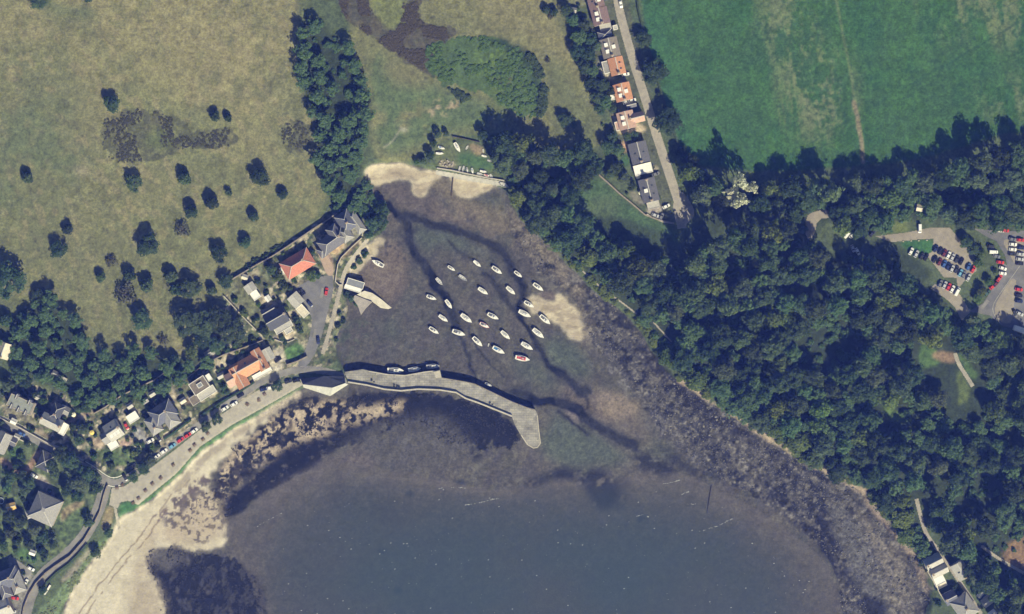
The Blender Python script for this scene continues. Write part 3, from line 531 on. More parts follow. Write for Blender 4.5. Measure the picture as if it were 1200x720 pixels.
VV = np.stack([VX, VY, Z], -1).reshape(-1, 3); CC = np.concatenate([C, ROUGH[..., None]], -1).reshape(-1, 4).astype(np.float32)
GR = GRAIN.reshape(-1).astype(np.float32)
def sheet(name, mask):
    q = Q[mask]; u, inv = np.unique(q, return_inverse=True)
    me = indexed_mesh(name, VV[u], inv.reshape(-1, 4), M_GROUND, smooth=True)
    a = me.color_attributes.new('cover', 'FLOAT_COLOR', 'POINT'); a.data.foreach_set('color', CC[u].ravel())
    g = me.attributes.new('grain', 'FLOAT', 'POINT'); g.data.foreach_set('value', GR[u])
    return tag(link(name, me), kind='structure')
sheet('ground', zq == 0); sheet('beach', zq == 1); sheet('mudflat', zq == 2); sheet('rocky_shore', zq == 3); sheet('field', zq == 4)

# --- the sea: a sheet whose cover thickens with the depth of water below it
def sea():
    i0, i1 = 0, NX; wxs = np.array([-9000, -3000, -800] + list(np.arange(-60, 1260.1, 4)) + [2000, 5000, 10000]); wys = np.array(list(np.arange(520, 792.1, 4)) + [900, 1200, 2500, 9700])
    X, Y = np.meshgrid(wxs, wys); zb = gza(X, Y); dep = np.clip(SEA - zb, 0, 12)
    f = 1 - SEA / H; V = np.stack([(X - 600) * S * f, (360 - Y) * S * f, np.full(X.shape, SEA)], -1).reshape(-1, 3)
    n, mm = X.shape; id2 = np.arange(n * mm).reshape(n, mm); q = np.stack([id2[1:, :-1], id2[1:, 1:], id2[:-1, 1:], id2[:-1, :-1]], -1).reshape(-1, 4)
    keep = (dep.reshape(-1)[q].max(1) > 0); q = q[keep]; u, inv = np.unique(q, return_inverse=True)
    m = bpy.data.materials.new('sea_water'); nt, b = nodes(m); N = nt.nodes; Lk = nt.links
    b.inputs['Base Color'].default_value = (.042, .066, .084, 1); b.inputs['Roughness'].default_value = .3; b.inputs['IOR'].default_value = 1.33; b.inputs['Specular IOR Level'].default_value = .35
    at = N.new('ShaderNodeAttribute'); at.attribute_name = 'depth'
    e = N.new('ShaderNodeMath'); e.operation = 'MULTIPLY'; e.inputs[1].default_value = -.42; Lk.new(at.outputs['Fac'], e.inputs[0])
    x = N.new('ShaderNodeMath'); x.operation = 'EXPONENT'; Lk.new(e.outputs[0], x.inputs[0])
    o = N.new('ShaderNodeMath'); o.operation = 'SUBTRACT'; o.inputs[0].default_value = 1.0; Lk.new(x.outputs[0], o.inputs[1])
    mx = N.new('ShaderNodeMath'); mx.operation = 'MULTIPLY_ADD'; mx.inputs[1].default_value = .94; mx.inputs[2].default_value = .0; Lk.new(o.outputs[0], mx.inputs[0]); Lk.new(mx.outputs[0], b.inputs['Alpha'])
    geo = N.new('ShaderNodeNewGeometry'); mp = N.new('ShaderNodeMapping'); mp.inputs['Scale'].default_value = (.35, 1.1, 1); Lk.new(geo.outputs['Position'], mp.inputs['Vector'])
    nz = N.new('ShaderNodeTexNoise'); nz.inputs['Scale'].default_value = .55; nz.inputs['Detail'].default_value = 5; Lk.new(mp.outputs[0], nz.inputs['Vector'])
    bp = N.new('ShaderNodeBump'); bp.inputs['Strength'].default_value = .35; bp.inputs['Distance'].default_value = .25; Lk.new(nz.outputs['Fac'], bp.inputs['Height']); Lk.new(bp.outputs['Normal'], b.inputs['Normal'])
    nb = N.new('ShaderNodeTexNoise'); nb.inputs['Scale'].default_value = .012; nb.inputs['Detail'].default_value = 4; Lk.new(geo.outputs['Position'], nb.inputs['Vector'])
    mc = N.new('ShaderNodeMix'); mc.data_type = 'RGBA'; mc.inputs['A'].default_value = (.046, .074, .085, 1); mc.inputs['B'].default_value = (.062, .078, .084, 1)
    r = N.new('ShaderNodeMapRange'); r.inputs['From Min'].default_value = .4; r.inputs['From Max'].default_value = .65; Lk.new(nb.outputs['Fac'], r.inputs['Value']); Lk.new(r.outputs[0], mc.inputs['Factor']); Lk.new(mc.outputs['Result'], b.inputs['Base Color'])
    me = indexed_mesh('sea', V[u], inv.reshape(-1, 4), m, smooth=True)
    a = me.attributes.new('depth', 'FLOAT', 'POINT'); a.data.foreach_set('value', dep.reshape(-1)[u].astype(np.float32))
    tag(link('sea', me), kind='structure')
sea()

# ------------------------------------------------------------------ roads, tracks, paved areas laid just above the ground
def drape(name, poly, m, lift=.06, step=.8, kind='structure', thick=0):
    x0 = min(p[0] for p in poly); x1 = max(p[0] for p in poly); y0 = min(p[1] for p in poly); y1 = max(p[1] for p in poly)
    gx = np.arange(x0 - step, x1 + step * 2, step); gy = np.arange(y0 - step, y1 + step * 2, step)
    cx, cy = np.meshgrid((gx[1:] + gx[:-1]) / 2, (gy[1:] + gy[:-1]) / 2)
    k = inside(poly, cx, cy)
    X, Y = np.meshgrid(gx, gy); zz = gza(X, Y) + lift; f = 1 - zz / H
    V = np.stack([(X - 600) * S * f, (360 - Y) * S * f, zz], -1).reshape(-1, 3)
    i2 = np.arange(X.size).reshape(X.shape); q = np.stack([i2[1:, :-1], i2[1:, 1:], i2[:-1, 1:], i2[:-1, :-1]], -1)[k]
    u, inv = np.unique(q, return_inverse=True)
    return tag(link(name, indexed_mesh(name, V[u], inv.reshape(-1, 4), m, smooth=True)), kind=kind)
M_TARMAC = mat('worn_tarmac', (.19, .185, .175), .9, .28, .22, bump=.1)
M_TARDARK = mat('dark_tarmac', (.14, .14, .145), .9, .28, .2, bump=.1)
M_GRAVEL = mat('lane_gravel', (.30, .275, .235), .95, .2, .5, bump=.3)
M_DUST = mat('dusty_gravel', (.315, .295, .25), .95, .18, .4, bump=.3)
M_CPARK = mat('car_park_gravel', (.255, .23, .19), .95, .18, .4, bump=.3)
M_CONC = mat('pale_concrete', (.33, .32, .29), .9, .2, .4, bump=.2)
M_STONE = mat('pier_stone', (.27, .262, .24), .9, .40, .16, bump=.5)
def coursed(m, w, h):
    nt = m.node_tree; b = nt.nodes['Principled BSDF']; N = nt.nodes; src = b.inputs['Base Color'].links[0].from_socket
    geo = N.new('ShaderNodeNewGeometry'); br = N.new('ShaderNodeTexBrick'); br.inputs['Scale'].default_value = 1; br.inputs['Brick Width'].default_value = w; br.inputs['Row Height'].default_value = h; br.inputs['Mortar Size'].default_value = .07
    br.inputs['Color1'].default_value = (1.12, 1.1, 1.06, 1); br.inputs['Color2'].default_value = (.82, .82, .82, 1); br.inputs['Mortar'].default_value = (.6, .6, .58, 1)
    nt.links.new(geo.outputs['Position'], br.inputs['Vector']); mx = N.new('ShaderNodeMix'); mx.data_type = 'RGBA'; mx.blend_type = 'MULTIPLY'; mx.inputs['Factor'].default_value = 1
    nt.links.new(src, mx.inputs['A']); nt.links.new(br.outputs['Color'], mx.inputs['B']); nt.links.new(mx.outputs['Result'], b.inputs['Base Color'])
coursed(M_STONE, 2.6, 1.3)
M_WALL = mat('rubble_wall_stone', (.24, .21, .17), .95, .3, .8, bump=.6)
M_WALLP = mat('pale_cope_stone', (.42, .39, .33), .9, .2, .8, bump=.4)
M_PAINT = mat('road_paint', (.62, .61, .57), .7, .25, 1.5)
drape('lane', ribbon([(719, -30), (724, 5), (733, 40), (744, 78), (755, 112), (766, 148), (778, 185), (788, 215), (796, 238), (799, 268)], 9.5, 11), M_GRAVEL)
drape('lane_turning', chaikin([(788, 238), (797, 222), (806, 232), (815, 248), (812, 256), (806, 262), (800, 268), (793, 264), (790, 252)]), M_GRAVEL, .09)
drape('track', chaikin([(944, 254), (954, 248), (972, 245), (975, 255), (958, 257), (954, 278), (944, 281)], 1), M_CPARK)
drape('car_park', [(1026, 277), (1060, 273), (1090, 267), (1113, 267), (1119, 274), (1130, 287), (1145, 305), (1144, 318), (1130, 330), (1121, 340), (1128, 350), (1137, 366), (1127, 376), (1119, 360), (1108, 350), (1090, 338), (1096, 333), (1108, 336), (1122, 336), (1121, 326), (1106, 325), (1096, 312), (1086, 300), (1093, 294), (1094, 280), (1075, 281), (1045, 284), (1036, 281)], M_CPARK)
drape('tarmac_car_park', [(1141, 268), (1175, 271), (1275, 270), (1275, 420), (1200, 392), (1190, 385), (1176, 383), (1160, 370), (1135, 365), (1152, 356), (1165, 335), (1180, 312), (1178, 300), (1168, 283), (1155, 277)], M_TARDARK, .10)
drape('parking_bay', chaikin([(1174, 282), (1184, 280), (1200, 280), (1200, 300), (1190, 312), (1184, 300)], 1), M_CPARK, .14)
drape('parking_island', chaikin([(1166, 358), (1176, 340), (1186, 325), (1192, 330), (1188, 360), (1186, 378), (1178, 380), (1166, 372)], 1), M_CPARK, .14)
drape('shore_road', ribbon([(-30, 482), (0, 495), (25, 507), (60, 526), (98, 545), (120, 561), (134, 567), (146, 563), (168, 547), (200, 523), (236, 496), (272, 470), (300, 451), (325, 439), (350, 433), (380, 434), (404, 442)], 8), M_TARMAC)
drape('shore_pavement', ribbon([(-30, 474), (0, 488), (25, 501), (60, 521), (98, 540)], 2.4), M_CONC, .12)
drape('shore_verge_track', [(128, 592), (131, 572), (146, 570), (172, 552), (204, 528), (238, 501), (274, 476), (303, 457), (345, 446), (357, 450), (345, 457), (312, 476), (272, 498), (234, 524), (207, 555), (186, 572), (162, 592), (150, 587), (141, 589), (138, 596)], M_DUST, .08)
drape('promenade_road', ribbon([(124, 566), (119, 588), (110, 610), (97, 632), (74, 655), (51, 672), (36, 694), (27, 730), (20, 800)], 14), M_TARMAC, .05)
drape('slip_lane', ribbon([(36, 672), (26, 664), (10, 654)], 6), M_TARMAC, .09)
drape('beach_path', ribbon([(134, 588), (136, 602), (140, 620)], 3.2), M_DUST, .1)
drape('harbour_lane', chaikin([(384, 322), (391, 324), (391, 340), (384, 365), (377, 395), (366, 422), (352, 436), (348, 428), (358, 412), (365, 385), (366, 372), (358, 364), (352, 350), (344, 340), (356, 331)], 1), M_TARDARK)
drape('harbour_path', ribbon([(430, 282), (418, 297), (404, 316), (399, 338), (393, 362), (385, 392), (378, 415)], 4.5), M_GRAVEL)
drape('manor_drive', chaikin([(372, 296), (382, 294), (390, 312), (391, 322), (384, 324), (376, 306)], 1), mat('pink_gravel', (.33, .25, .20), .95, .15, .5), .1)
drape('yard_promenade', [(511, 199.5), (548, 206), (591, 213.5), (591, 219), (548, 212), (511, 205)], M_CONC, .25)
drape('wood_path', ribbon(PATHS_IN_WOOD[0][0], 1.8), M_GRAVEL, .2); drape('wood_path', ribbon(PATHS_IN_WOOD[1][0], 1.8), M_GRAVEL, .2)
drape('cottage_lane', ribbon(PATHS_IN_WOOD[2][0], 4.5), M_GRAVEL, .1); drape('farm_track', ribbon(PATHS_IN_WOOD[3][0], 3.5), M_GRAVEL, .1)
drape('glade_path', ribbon([(1119, 414), (1124, 428), (1132, 440), (1140, 453)], 4.5), M_DUST, .1)
for pl in ([(4, 488), (30, 501), (55, 515)], [(1195, 312), (1185, 326), (1172, 344), (1163, 358), (1164, 368), (1172, 379)]):
    drape('road_marking', ribbon(pl, .55), M_CONC, .17, .35)
drape('road_marking', ribbon([(100, 541), (112, 548), (125, 558), (134, 561), (146, 556)], .8), M_PAINT, .12, .35)
drape('road_marking', ribbon([(126, 569), (134, 571), (144, 568)], .8), M_PAINT, .12, .35)

for pl, w_ in (([(300, 449), (306, 446)], 3), ([(240, 494), (247, 489)], 2.5), ([(178, 541), (186, 535)], 3), ([(70, 530), (80, 535)], 2.5), ([(376, 350), (379, 338)], 4), ([(368, 396), (370, 386)], 3), ([(104, 622), (109, 612)], 3), ([(1172, 320), (1178, 310)], 5), ([(1150, 362), (1158, 352)], 4)):
    drape('road_patch', ribbon(pl, w_), M_TARDARK if pl[0][0] < 330 else M_TARMAC, .125, .4)
# ------------------------------------------------------------------ trees, bushes and low cover
M_LEAF = leafmat('summer_leaves', (.026, .056, .018), (.098, .150, .066), .45)
M_LEAF_D = leafmat('dark_leaves', (.022, .046, .018), (.076, .114, .056), .42)
M_LEAF_Y = leafmat('bright_leaves', (.045, .080, .018), (.125, .170, .045))
M_LEAF_W = leafmat('pale_blossom', (.40, .42, .28), (.70, .71, .55), .05)
M_GORSE = leafmat('grey_gorse', (.05, .055, .04), (.12, .12, .085), .3)
M_BARK = mat('bark', (.09, .07, .05), .95, .3, 3.0)

def cloud(seed, nclump, nper, leaf, zc, hz, flat=.5, spread=1.0, clump=(.24, .40)):
    """loose leaf faces on clumps spread through an uneven crown of radius 1"""
    r = np.random.default_rng(seed); V = []
    lob = 1 + .22 * np.sin(np.arange(8) * 2.4 + seed)
    for c in range(nclump):
        th = r.uniform(0, 2 * math.pi); u = r.uniform(-.55, 1.0)
        rr = (r.uniform(.35, 1.0) ** .6) * spread
        hr = math.sqrt(max(0, 1 - u * u)); k = lob[int(th / (2 * math.pi) * 8) % 8]
        cr = r.uniform(*clump)
        ctr = np.array([math.cos(th) * hr * rr * k * (1 - cr * .8), math.sin(th) * hr * rr * k * (1 - cr * .8), zc + u * rr * hz])
        n = int(nper * (cr / .32) ** 2)
        d = r.normal(size=(n, 3)); d[:, 2] = d[:, 2] * .9 + .35; d /= np.linalg.norm(d, axis=1)[:, None]
        p = ctr + d * cr * r.uniform(.7, 1.05, (n, 1)) * np.array([1, 1, .8])
        nrm = d * .8 + r.normal(size=(n, 3)) * .45 + np.array([0, 0, flat]); nrm /= np.linalg.norm(nrm, axis=1)[:, None]
        t = np.cross(nrm, r.normal(size=(n, 3))); t /= np.linalg.norm(t, axis=1)[:, None] + 1e-9; b = np.cross(nrm, t)
        s = leaf * r.uniform(.6, 1.35, (n, 1)); a = s * r.uniform(.55, .9, (n, 1))
        q = np.stack([p - t * s - b * a * .2, p - b * a, p + t * s + b * a * .15, p + b * a], 1)
        V.append(q.reshape(-1, 3))
    return np.concatenate(V)
def trunk_mb(seed, zt, r0, limbs=4):
    r = random.Random(seed); mb = MB(); mb.tube((0, 0, -.15), (0, 0, zt), r0, r0 * .6, 7)
    for i in range(limbs):
        a = i * 2 * math.pi / limbs + r.uniform(-.4, .4); mb.tube((0, 0, zt * .8), (math.cos(a) * .5, math.sin(a) * .5, zt + .75), r0 * .5, r0 * .15, 5)
    mb.tube((0, 0, zt), (r.uniform(-.1, .1), r.uniform(-.1, .1), zt + 1.1), r0 * .6, r0 * .12, 5)
    return mb
TREE_V = [cloud(100 + i, 84 + 6 * (i % 3), 56, .068, 1.62, .92 + .1 * (i % 3), flat=.95, clump=(.14, .30)) for i in range(7)]
M_LEAF_G = leafmat('grey_green_leaves', (.030, .050, .026), (.125, .165, .088), .3)
TREE_M = [quads_mesh('crown', v, (M_LEAF_D, M_LEAF, M_LEAF_G, M_LEAF_D, M_LEAF, M_LEAF, M_LEAF_D)[i]) for i, v in enumerate(TREE_V)]
TREE_Y = [quads_mesh('crown', cloud(140 + i, 36, 36, .10, 1.45, .85), M_LEAF_Y) for i in range(2)]
TRUNK_M = [trunk_mb(i, .95, .085).mesh('trunk', M_BARK) for i in range(3)]
BUSH_V = [cloud(200 + i, 30, 40, .11, .62, .62) for i in range(5)]
BUSH_M = [quads_mesh('bush', v, M_LEAF_D if i % 2 else M_LEAF) for i, v in enumerate(BUSH_V)]
BUSH_Y = [quads_mesh('bush', cloud(230 + i, 24, 36, .12, .55, .55), M_LEAF_Y) for i in range(2)]
GORSE_M = [quads_mesh('gorse', cloud(250 + i, 26, 26, .10, .30, .34, spread=1.05, clump=(.16, .28)), M_GORSE) for i in range(2)]
BUSH_STEM = trunk_mb(9, .35, .06, 5).mesh('stem', M_BARK)
WHITE_M = quads_mesh('crown', cloud(270, 22, 40, .10, 1.5, .8, spread=1.15, clump=(.18, .34)), M_LEAF_W)

def at_crown(px, py, dz):
    z = gz(px, py); f = 1 - (z + dz) / H; g = 1 - z / H
    # the trunk stands where the crown seen at (px, py) is straight above it
    return ((px - 600) * S * f, (360 - py) * S * f, z)
def tree(px, py, r, label, group, mesh=None, hs=1.0, cat='tree', name='broadleaf_tree'):
    R = r * S; sz = R * hs
    t = thing(name, label, cat, at_crown(px, py, 1.7 * sz), random.uniform(0, 6.28), group, (R, R, sz))
    m = mesh or random.choice(TREE_M)
    link('trunk', random.choice(TRUNK_M), t); link('crown', m, t)
    return t
def bush(px, py, r, label, group, mesh=None, hs=1.0, cat='bush', name='bush', stem=True):
    R = r * S
    if stem:
        t = thing(name, label, cat, at_crown(px, py, .6 * R * hs), random.uniform(0, 6.28), group, (R, R, R * hs))
        link('stem', BUSH_STEM, t); link('crown', mesh or random.choice(BUSH_M), t)
    else:
        t = tag(link(name, mesh or random.choice(BUSH_M), None, at_crown(px, py, .6 * R * hs), random.uniform(0, 6.28), (R, R, R * hs)), label, cat, group)
    return t

# --- the woods: dart throwing inside the survey outlines, glades left open
def scatter(poly, rmin, rmax, k, gaps=(), lines=(), tries=9000, seed=1, pw=1.0, taken=None):
    r = random.Random(seed); x0 = max(min(p[0] for p in poly), -22); x1 = min(max(p[0] for p in poly), 1222); y0 = max(min(p[1] for p in poly), -22); y1 = min(max(p[1] for p in poly), 742)
    pts = [] if taken is None else taken; new = []; A = np.zeros((6000, 3)); n = 0
    for p in pts: A[n] = p; n += 1
    for i in range(tries):
        q = (r.uniform(x0, x1), r.uniform(y0, y1)); R = rmin + (rmax - rmin) * (1 - i / tries) ** pw * r.uniform(.75, 1)
        if not inside1(poly, *q): continue
        if n and (((A[:n, 0] - q[0]) ** 2 + (A[:n, 1] - q[1]) ** 2) < ((A[:n, 2] + R) * k) ** 2).any(): continue
        if any(inside1(g, q[0] + R * ox, q[1] + R * oy) for g in gaps for ox, oy in ((0, 0), (.6, .3), (-.6, 0), (0, -.8), (0, .5))): continue
        if any(min(math.hypot(q[0] - a[0], q[1] - a[1]) for a in chaikin(l, 3, False)) < w / 2 + R * .8 + 1.5 for l, w in lines): continue
        A[n] = (*q, R); n += 1; new.append((*q, R))
    return new
SHOREBAND = lambda p: False
main = scatter(WOOD_MAIN, 7, 16, .66, GAPS, PATHS_IN_WOOD, 9000, 3, 1.3)
north = scatter(WOOD_N, 7, 15, .66, GAPS, [], 5000, 4, 1.2)
ravine = scatter(WOOD_R, 5, 11.5, .84, GAPS[:2], [], 3000, 5, 1.2)
west = scatter(WOOD_W, 5, 11.5, .92, GAPS[2:5], [], 3000, 6, 1.2)
WL = []
for lst, lab, grp in ((main, 'tall dark green broadleaf tree in the closed canopy of the wood east of the bay', 'trees of the east wood'),
                      (north, 'tall broadleaf tree in the belt along the south edge of the green field', 'trees of the field edge belt'),
                      (ravine, 'broadleaf tree in the narrow wood running down to the head of the harbour', 'trees of the ravine wood'),
                      (west, 'broadleaf tree in the wood behind the houses below the dry hillside', 'trees of the west wood')):
    WL += [(x, y, r, lab, grp) for x, y, r in lst]
WL.sort(key=lambda t: -t[2])
N_IND = 215
shrink = lambda x, y: 0.55 if any(linedist([a, b], np.array([x]), np.array([y]))[0] < 22 for a, b in zip(SHORE[:-1], SHORE[1:])) else 1.0
extra = []
for i, (x, y, r, lab, grp) in enumerate(WL):
    hs = shrink(x, y) * random.choice((.8, .9, 1.0, 1.05, 1.2)) * (.62 if inside1([(1080, 402), (1190, 402), (1190, 525), (1085, 525)], x, y) else 1) * (.72 if x < 460 else 1); tall = inside1([(795, 296), (830, 276), (870, 256), (925, 252), (930, 290), (860, 330), (800, 365), (785, 330)], x, y); hs *= 1.55 if tall else (1.35 if inside1([(940, 280), (1000, 298), (1060, 314), (1090, 336), (1060, 352), (940, 315)], x, y) else 1); bright = random.random() < (.25 if hs < .7 else .09)
    if i < N_IND: tree(x, y, r, lab, grp, random.choice(TREE_Y) if bright else None, hs)
    else: extra.append((x, y, r, hs))
def merged(name, items, variants, m, zc):
    parts = []
    for x, y, r, hs in items:
        v = random.choice(variants); R = r * S; a = random.uniform(0, 6.28); c, s_ = math.cos(a), math.sin(a); L = at_crown(x, y, zc * R * hs)
        parts.append(np.stack([(v[:, 0] * c - v[:, 1] * s_) * R + L[0], (v[:, 0] * s_ + v[:, 1] * c) * R + L[1], v[:, 2] * R * hs + L[2]], 1))
    return link(name, quads_mesh(name, np.concatenate(parts), m))
LIGHT_V = [cloud(300 + i, 48, 34, .095, 1.62, .92, flat=.95, clump=(.16, .30)) for i in range(5)]
if extra: tag(merged('woodland', extra, LIGHT_V, M_LEAF, 1.7), 'smaller trees filling the gaps of the woods round the bay', 'woodland', None, 'stuff')
# undergrowth on the woodland floor and along its edge
ug = []
for poly, n in ((WOOD_MAIN, 900), (WOOD_N, 300), (WOOD_R, 70), (WOOD_W, 70)):
    k = 0; r = random.Random(n)
    x0 = max(min(p[0] for p in poly), -22); x1 = min(max(p[0] for p in poly), 1222); y0 = max(min(p[1] for p in poly), -22); y1 = min(max(p[1] for p in poly), 742)
    while k < n:
        q = (r.uniform(x0, x1), r.uniform(y0, y1))
        if inside1(poly, *q) and not any(min(math.hypot(q[0] - a[0], q[1] - a[1]) for a in chaikin(l, 2, False)) < w for l, w in PATHS_IN_WOOD) and not any(inside1(g, *q) for g in GAPS[8:10]):
            ug.append((*q, r.uniform(3, 6.5), r.uniform(.5, .9))); k += 1
LOW_V = [cloud(320 + i, 14, 20, .2, .55, .5, clump=(.3, .45)) for i in range(4)]
tag(merged('undergrowth', ug, LOW_V, M_LEAF, .6), 'low bushy undergrowth on the floor of the woods', 'undergrowth', None, 'stuff')
# bushes fringing the wood above the shore
fr = []
for (a, b) in [(a, b) for a, b in zip(SHORE[22:-2], SHORE[23:-1]) if a[0] > 596]:
    L = math.hypot(b[0] - a[0], b[1] - a[1]); n = int(L / 5)
    for i in range(n):
        t = random.random(); nx, ny = (b[1] - a[1]) / L, -(b[0] - a[0]) / L
        o = random.uniform(3, 11); x, y = a[0] + (b[0] - a[0]) * t + nx * o, a[1] + (b[1] - a[1]) * t + ny * o
        if y > 665: continue
        fr.append((x, y, random.uniform(3, 6), random.uniform(.5, .8)))
if fr: tag(merged('scrub', fr, LOW_V, M_LEAF_Y, .6), 'bright green scrub fringing the wood above the rocky shore', 'scrub', None, 'stuff')

# --- cover on the open hill: heather, bracken, scrub as low clumps
def cover(name, polys, n, rr, hh, m, label, seed):
    r = random.Random(seed); it = []
    for poly in polys:
        poly = chaikin(poly, 2); k = 0; tr = 0
        x0, x1, y0, y1 = min(p[0] for p in poly), max(p[0] for p in poly), max(min(p[1] for p in poly), -20), max(p[1] for p in poly)
        cnt = int(n * (x1 - x0) * (y1 - y0) / 1000)
        while k < cnt and tr < cnt * 6:
            q = (r.uniform(x0, x1), r.uniform(y0, y1)); tr += 1
            if inside1(poly, *q) and vn(np.array([q[0]]), np.array([q[1]]), 13, seed)[0] > .42 and random.random() < .2 + 1.1 * min(1, min(linedist(poly + poly[:1], np.array([q[0]]), np.array([q[1]]))) / 7): it.append((*q, r.uniform(*rr), r.uniform(*hh))); k += 1
    if it: tag(merged(name, it, LOW_V, m, .5), label, name, None, 'stuff')
M_HEATH = leafmat('heather_twigs', (.034, .038, .022), (.10, .10, .058), .1, .1); M_BRACK = leafmat('brown_bracken', (.038, .036, .024), (.115, .10, .062), .1, .1); M_SCRUB = leafmat('green_scrub', (.05, .085, .028), (.15, .215, .065), .1)
cover('heather', HEATH, 75, (.8, 1.9), (.25, .5), M_HEATH, 'grey brown heather and gorse patches on the dry hill', 3)
cover('bracken', BRACK, 100, (.9, 2.1), (.25, .5), M_BRACK, 'brown bracken strip across the northern meadow', 4)
cover('fern_scrub', SCRUB, 34, (1.2, 3.4), (.25, .6), M_SCRUB, 'bright green scrub in the northern meadow', 5)
cover('thicket', [[(600, 45), (622, 58), (640, 90), (642, 130), (632, 142), (628, 130), (634, 100), (622, 74)], [(520, 98), (545, 110), (560, 118), (552, 124), (530, 112)]], 70, (2, 4), (.5, .9), M_LEAF_D, 'dark green thicket round the scrub patch', 6)
cover('dune_grass', [[(64, 705), (80, 682), (96, 662), (99, 668), (90, 690), (74, 706)], [(42, 740), (50, 712), (62, 702), (70, 712), (66, 740)], [(100, 655), (118, 640), (130, 622), (134, 622), (118, 645), (102, 664)]], 70, (1, 2.4), (.3, .6), leafmat('grey_green_grass', (.13, .17, .08), (.25, .31, .16), .05), 'grey green dune grass beside the sandy beach', 7)
cover('ivy', [[(256, 338), (266, 325), (300, 305), (338, 278), (342, 282), (300, 313), (270, 332)], [(170, 452), (215, 428), (245, 410), (250, 415), (225, 432), (180, 458)], [(128, 476), (165, 458), (170, 462), (140, 480)]], 30, (1.8, 3.6), (.5, .9), M_LEAF, 'rough green scrub along the back wall of the gardens', 8)

# --- single trees and bushes on the hill, each with its own place
HILL = [  # x, y, radius, kind, label
 (131, 122, 9, 't', 'round dark tree above the left heather patch on the hill'), (252, 136, 6, 'b', 'dark bush north of the long heather strip, left of a pair'), (267, 138, 5, 'b', 'smaller dark bush north of the long heather strip, right of a pair'),
 (32, 208, 7, 'b', 'round dark bush alone near the left edge of the hill'), (79, 269, 6, 'b', 'slim dark bush above a bigger one on the left hill'), (68, 293, 9, 't', 'twin lobed dark tree low on the left hill'),
 (156, 214, 9, 't', 'dark tree just below the left heather patch'), (216, 209, 8, 'b', 'green bush in the middle of the hill below the heather'), (224, 248, 8, 'b', 'dark oval bush on mid hill, left of a close pair'),
 (248, 238, 8, 'b', 'spreading dark bush on mid hill, right of a close pair'), (268, 226, 4, 'b', 'tiny grey bush between the mid hill pair and the ravine tree'), (305, 208, 10, 't', 'broad dark tree between the hill track and the ravine wood'),
 (331, 228, 6, 'b', 'slanting dark bush on the grass above the manor'), (297, 254, 6, 'b', 'small dark bush beside the curving hill track'), (213, 270, 10, 'g', 'grey leafless looking shrub low on the mid hill'),
 (173, 288, 12, 't', 'big two lobed dark tree in the middle of the lower hill'), (129, 306, 8, 'g', 'grey green low shrub on the lower left hill'), (118, 325, 6, 'b', 'small dark bush left of the grey thicket on the lower hill'),
 (152, 323, 7, 'b', 'dark bush just above the grey thicket on the lower hill'), (172, 334, 8, 'b', 'dark bush right of the grey thicket on the lower hill'), (146, 346, 14, 'g', 'wide grey thicket low on the hill'), (200, 324, 8, 'b', 'dark bush above the cluster by the lower hill edge'),
 (224, 338, 11, 't', 'broad dark tree in the cluster at the lower hill edge'), (206, 340, 7, 'b', 'dark bush on the left side of the lower hill cluster'), (256, 297, 9, 't', 'forked dark tree above the cottage garden'), (287, 284, 7, 'b', 'dark bush on the slope above the garden wall'),
 (264, 330, 8, 't', 'tall dark tree at the upper corner of the cottage garden'), (248, 340, 6, 'b', 'small dark bush beside the upper corner of the garden'), (10, 328, 17, 't', 'very large tree cut by the left edge of the photo'), (26, 370, 6, 'b', 'small round bush above the west wood'),
 (8, 376, 8, 'b', 'grey green bush at the left edge above the west wood'), (46, 346, 8, 't', 'slim dark tree at the top of the west wood'), (60, 356, 7, 't', 'dark tree second from the top of the west wood'), (166, 376, 11, 't', 'dark tree alone on the grass above the west wood'),
 (191, 398, 7, 'g', 'pale grey shrub alone on the grass at the foot of the hill'), (218, 378, 14, 't', 'large dark tree left in the big clump by the cottage garden'), (238, 382, 13, 't', 'large dark tree in the middle of the big clump by the cottage garden'),
 (256, 374, 13, 't', 'large dark tree right in the big clump by the cottage garden'), (274, 388, 13, 't', 'dark tree at the lower right of the big clump by the cottage garden'), (236, 398, 10, 't', 'dark tree at the foot of the big clump by the cottage garden'), (224, 411, 8, 'y', 'bright green tree below the big clump at the foot of the hill'),
 (204, 421, 6, 'b', 'small dark bush at the bottom corner of the hill meadow'), (252, 404, 9, 't', 'dark tree between the big clump and the garden wall'),
 (662, 141, 8, 't', 'small round dark tree alone on the meadow west of the lane'), (672, 146, 4, 'b', 'faint small bush right of the round tree on the west meadow'), (640, 12, 5, 'b', 'dark bush left of a group at the top of the west meadow'), (649, 14, 5, 'b', 'dark bush right of a group at the top of the west meadow'), (645, 20, 4, 'g', 'grey shrub under the bush group at the top of the west meadow'),
 (642, 70, 4, 'g', 'low brown shrub alone on the west meadow'), (754, 46, 9, 't', 'uppermost roadside tree between the lane and the green field'), (766, 84, 14, 't', 'large roadside tree between the lane and the field, below the uppermost'), (784, 142, 15, 't', 'largest round roadside tree beside the field hedge'), (772, 110, 3, 'b', 'tiny round shrub on the roadside verge'),
 (808, 190, 9, 't', 'roadside tree at the corner of the green field'), (799, 177, 6, 't', 'small tree at the corner of the green field'),
 (44, 2, 9, 't', 'dark tree cut by the top edge at the upper left'), (104, -4, 7, 'b', 'dark bush cut by the top edge of the photo'),
]
for x, y, r, k, lab in HILL:
    if k == 't': tree(x, y, r * 1.18, lab, None, random.choice(TREE_M[::3]), .5)
    elif k == 'y': tree(x, y, r, lab, None, TREE_Y[0], .7)
    elif k == 'b': bush(x, y, r * 1.15, lab, None, random.choice(BUSH_M[1::2]), 1.15)
    else: bush(x, y, r, lab, None, random.choice(GORSE_M), .9, name='gorse_bush')
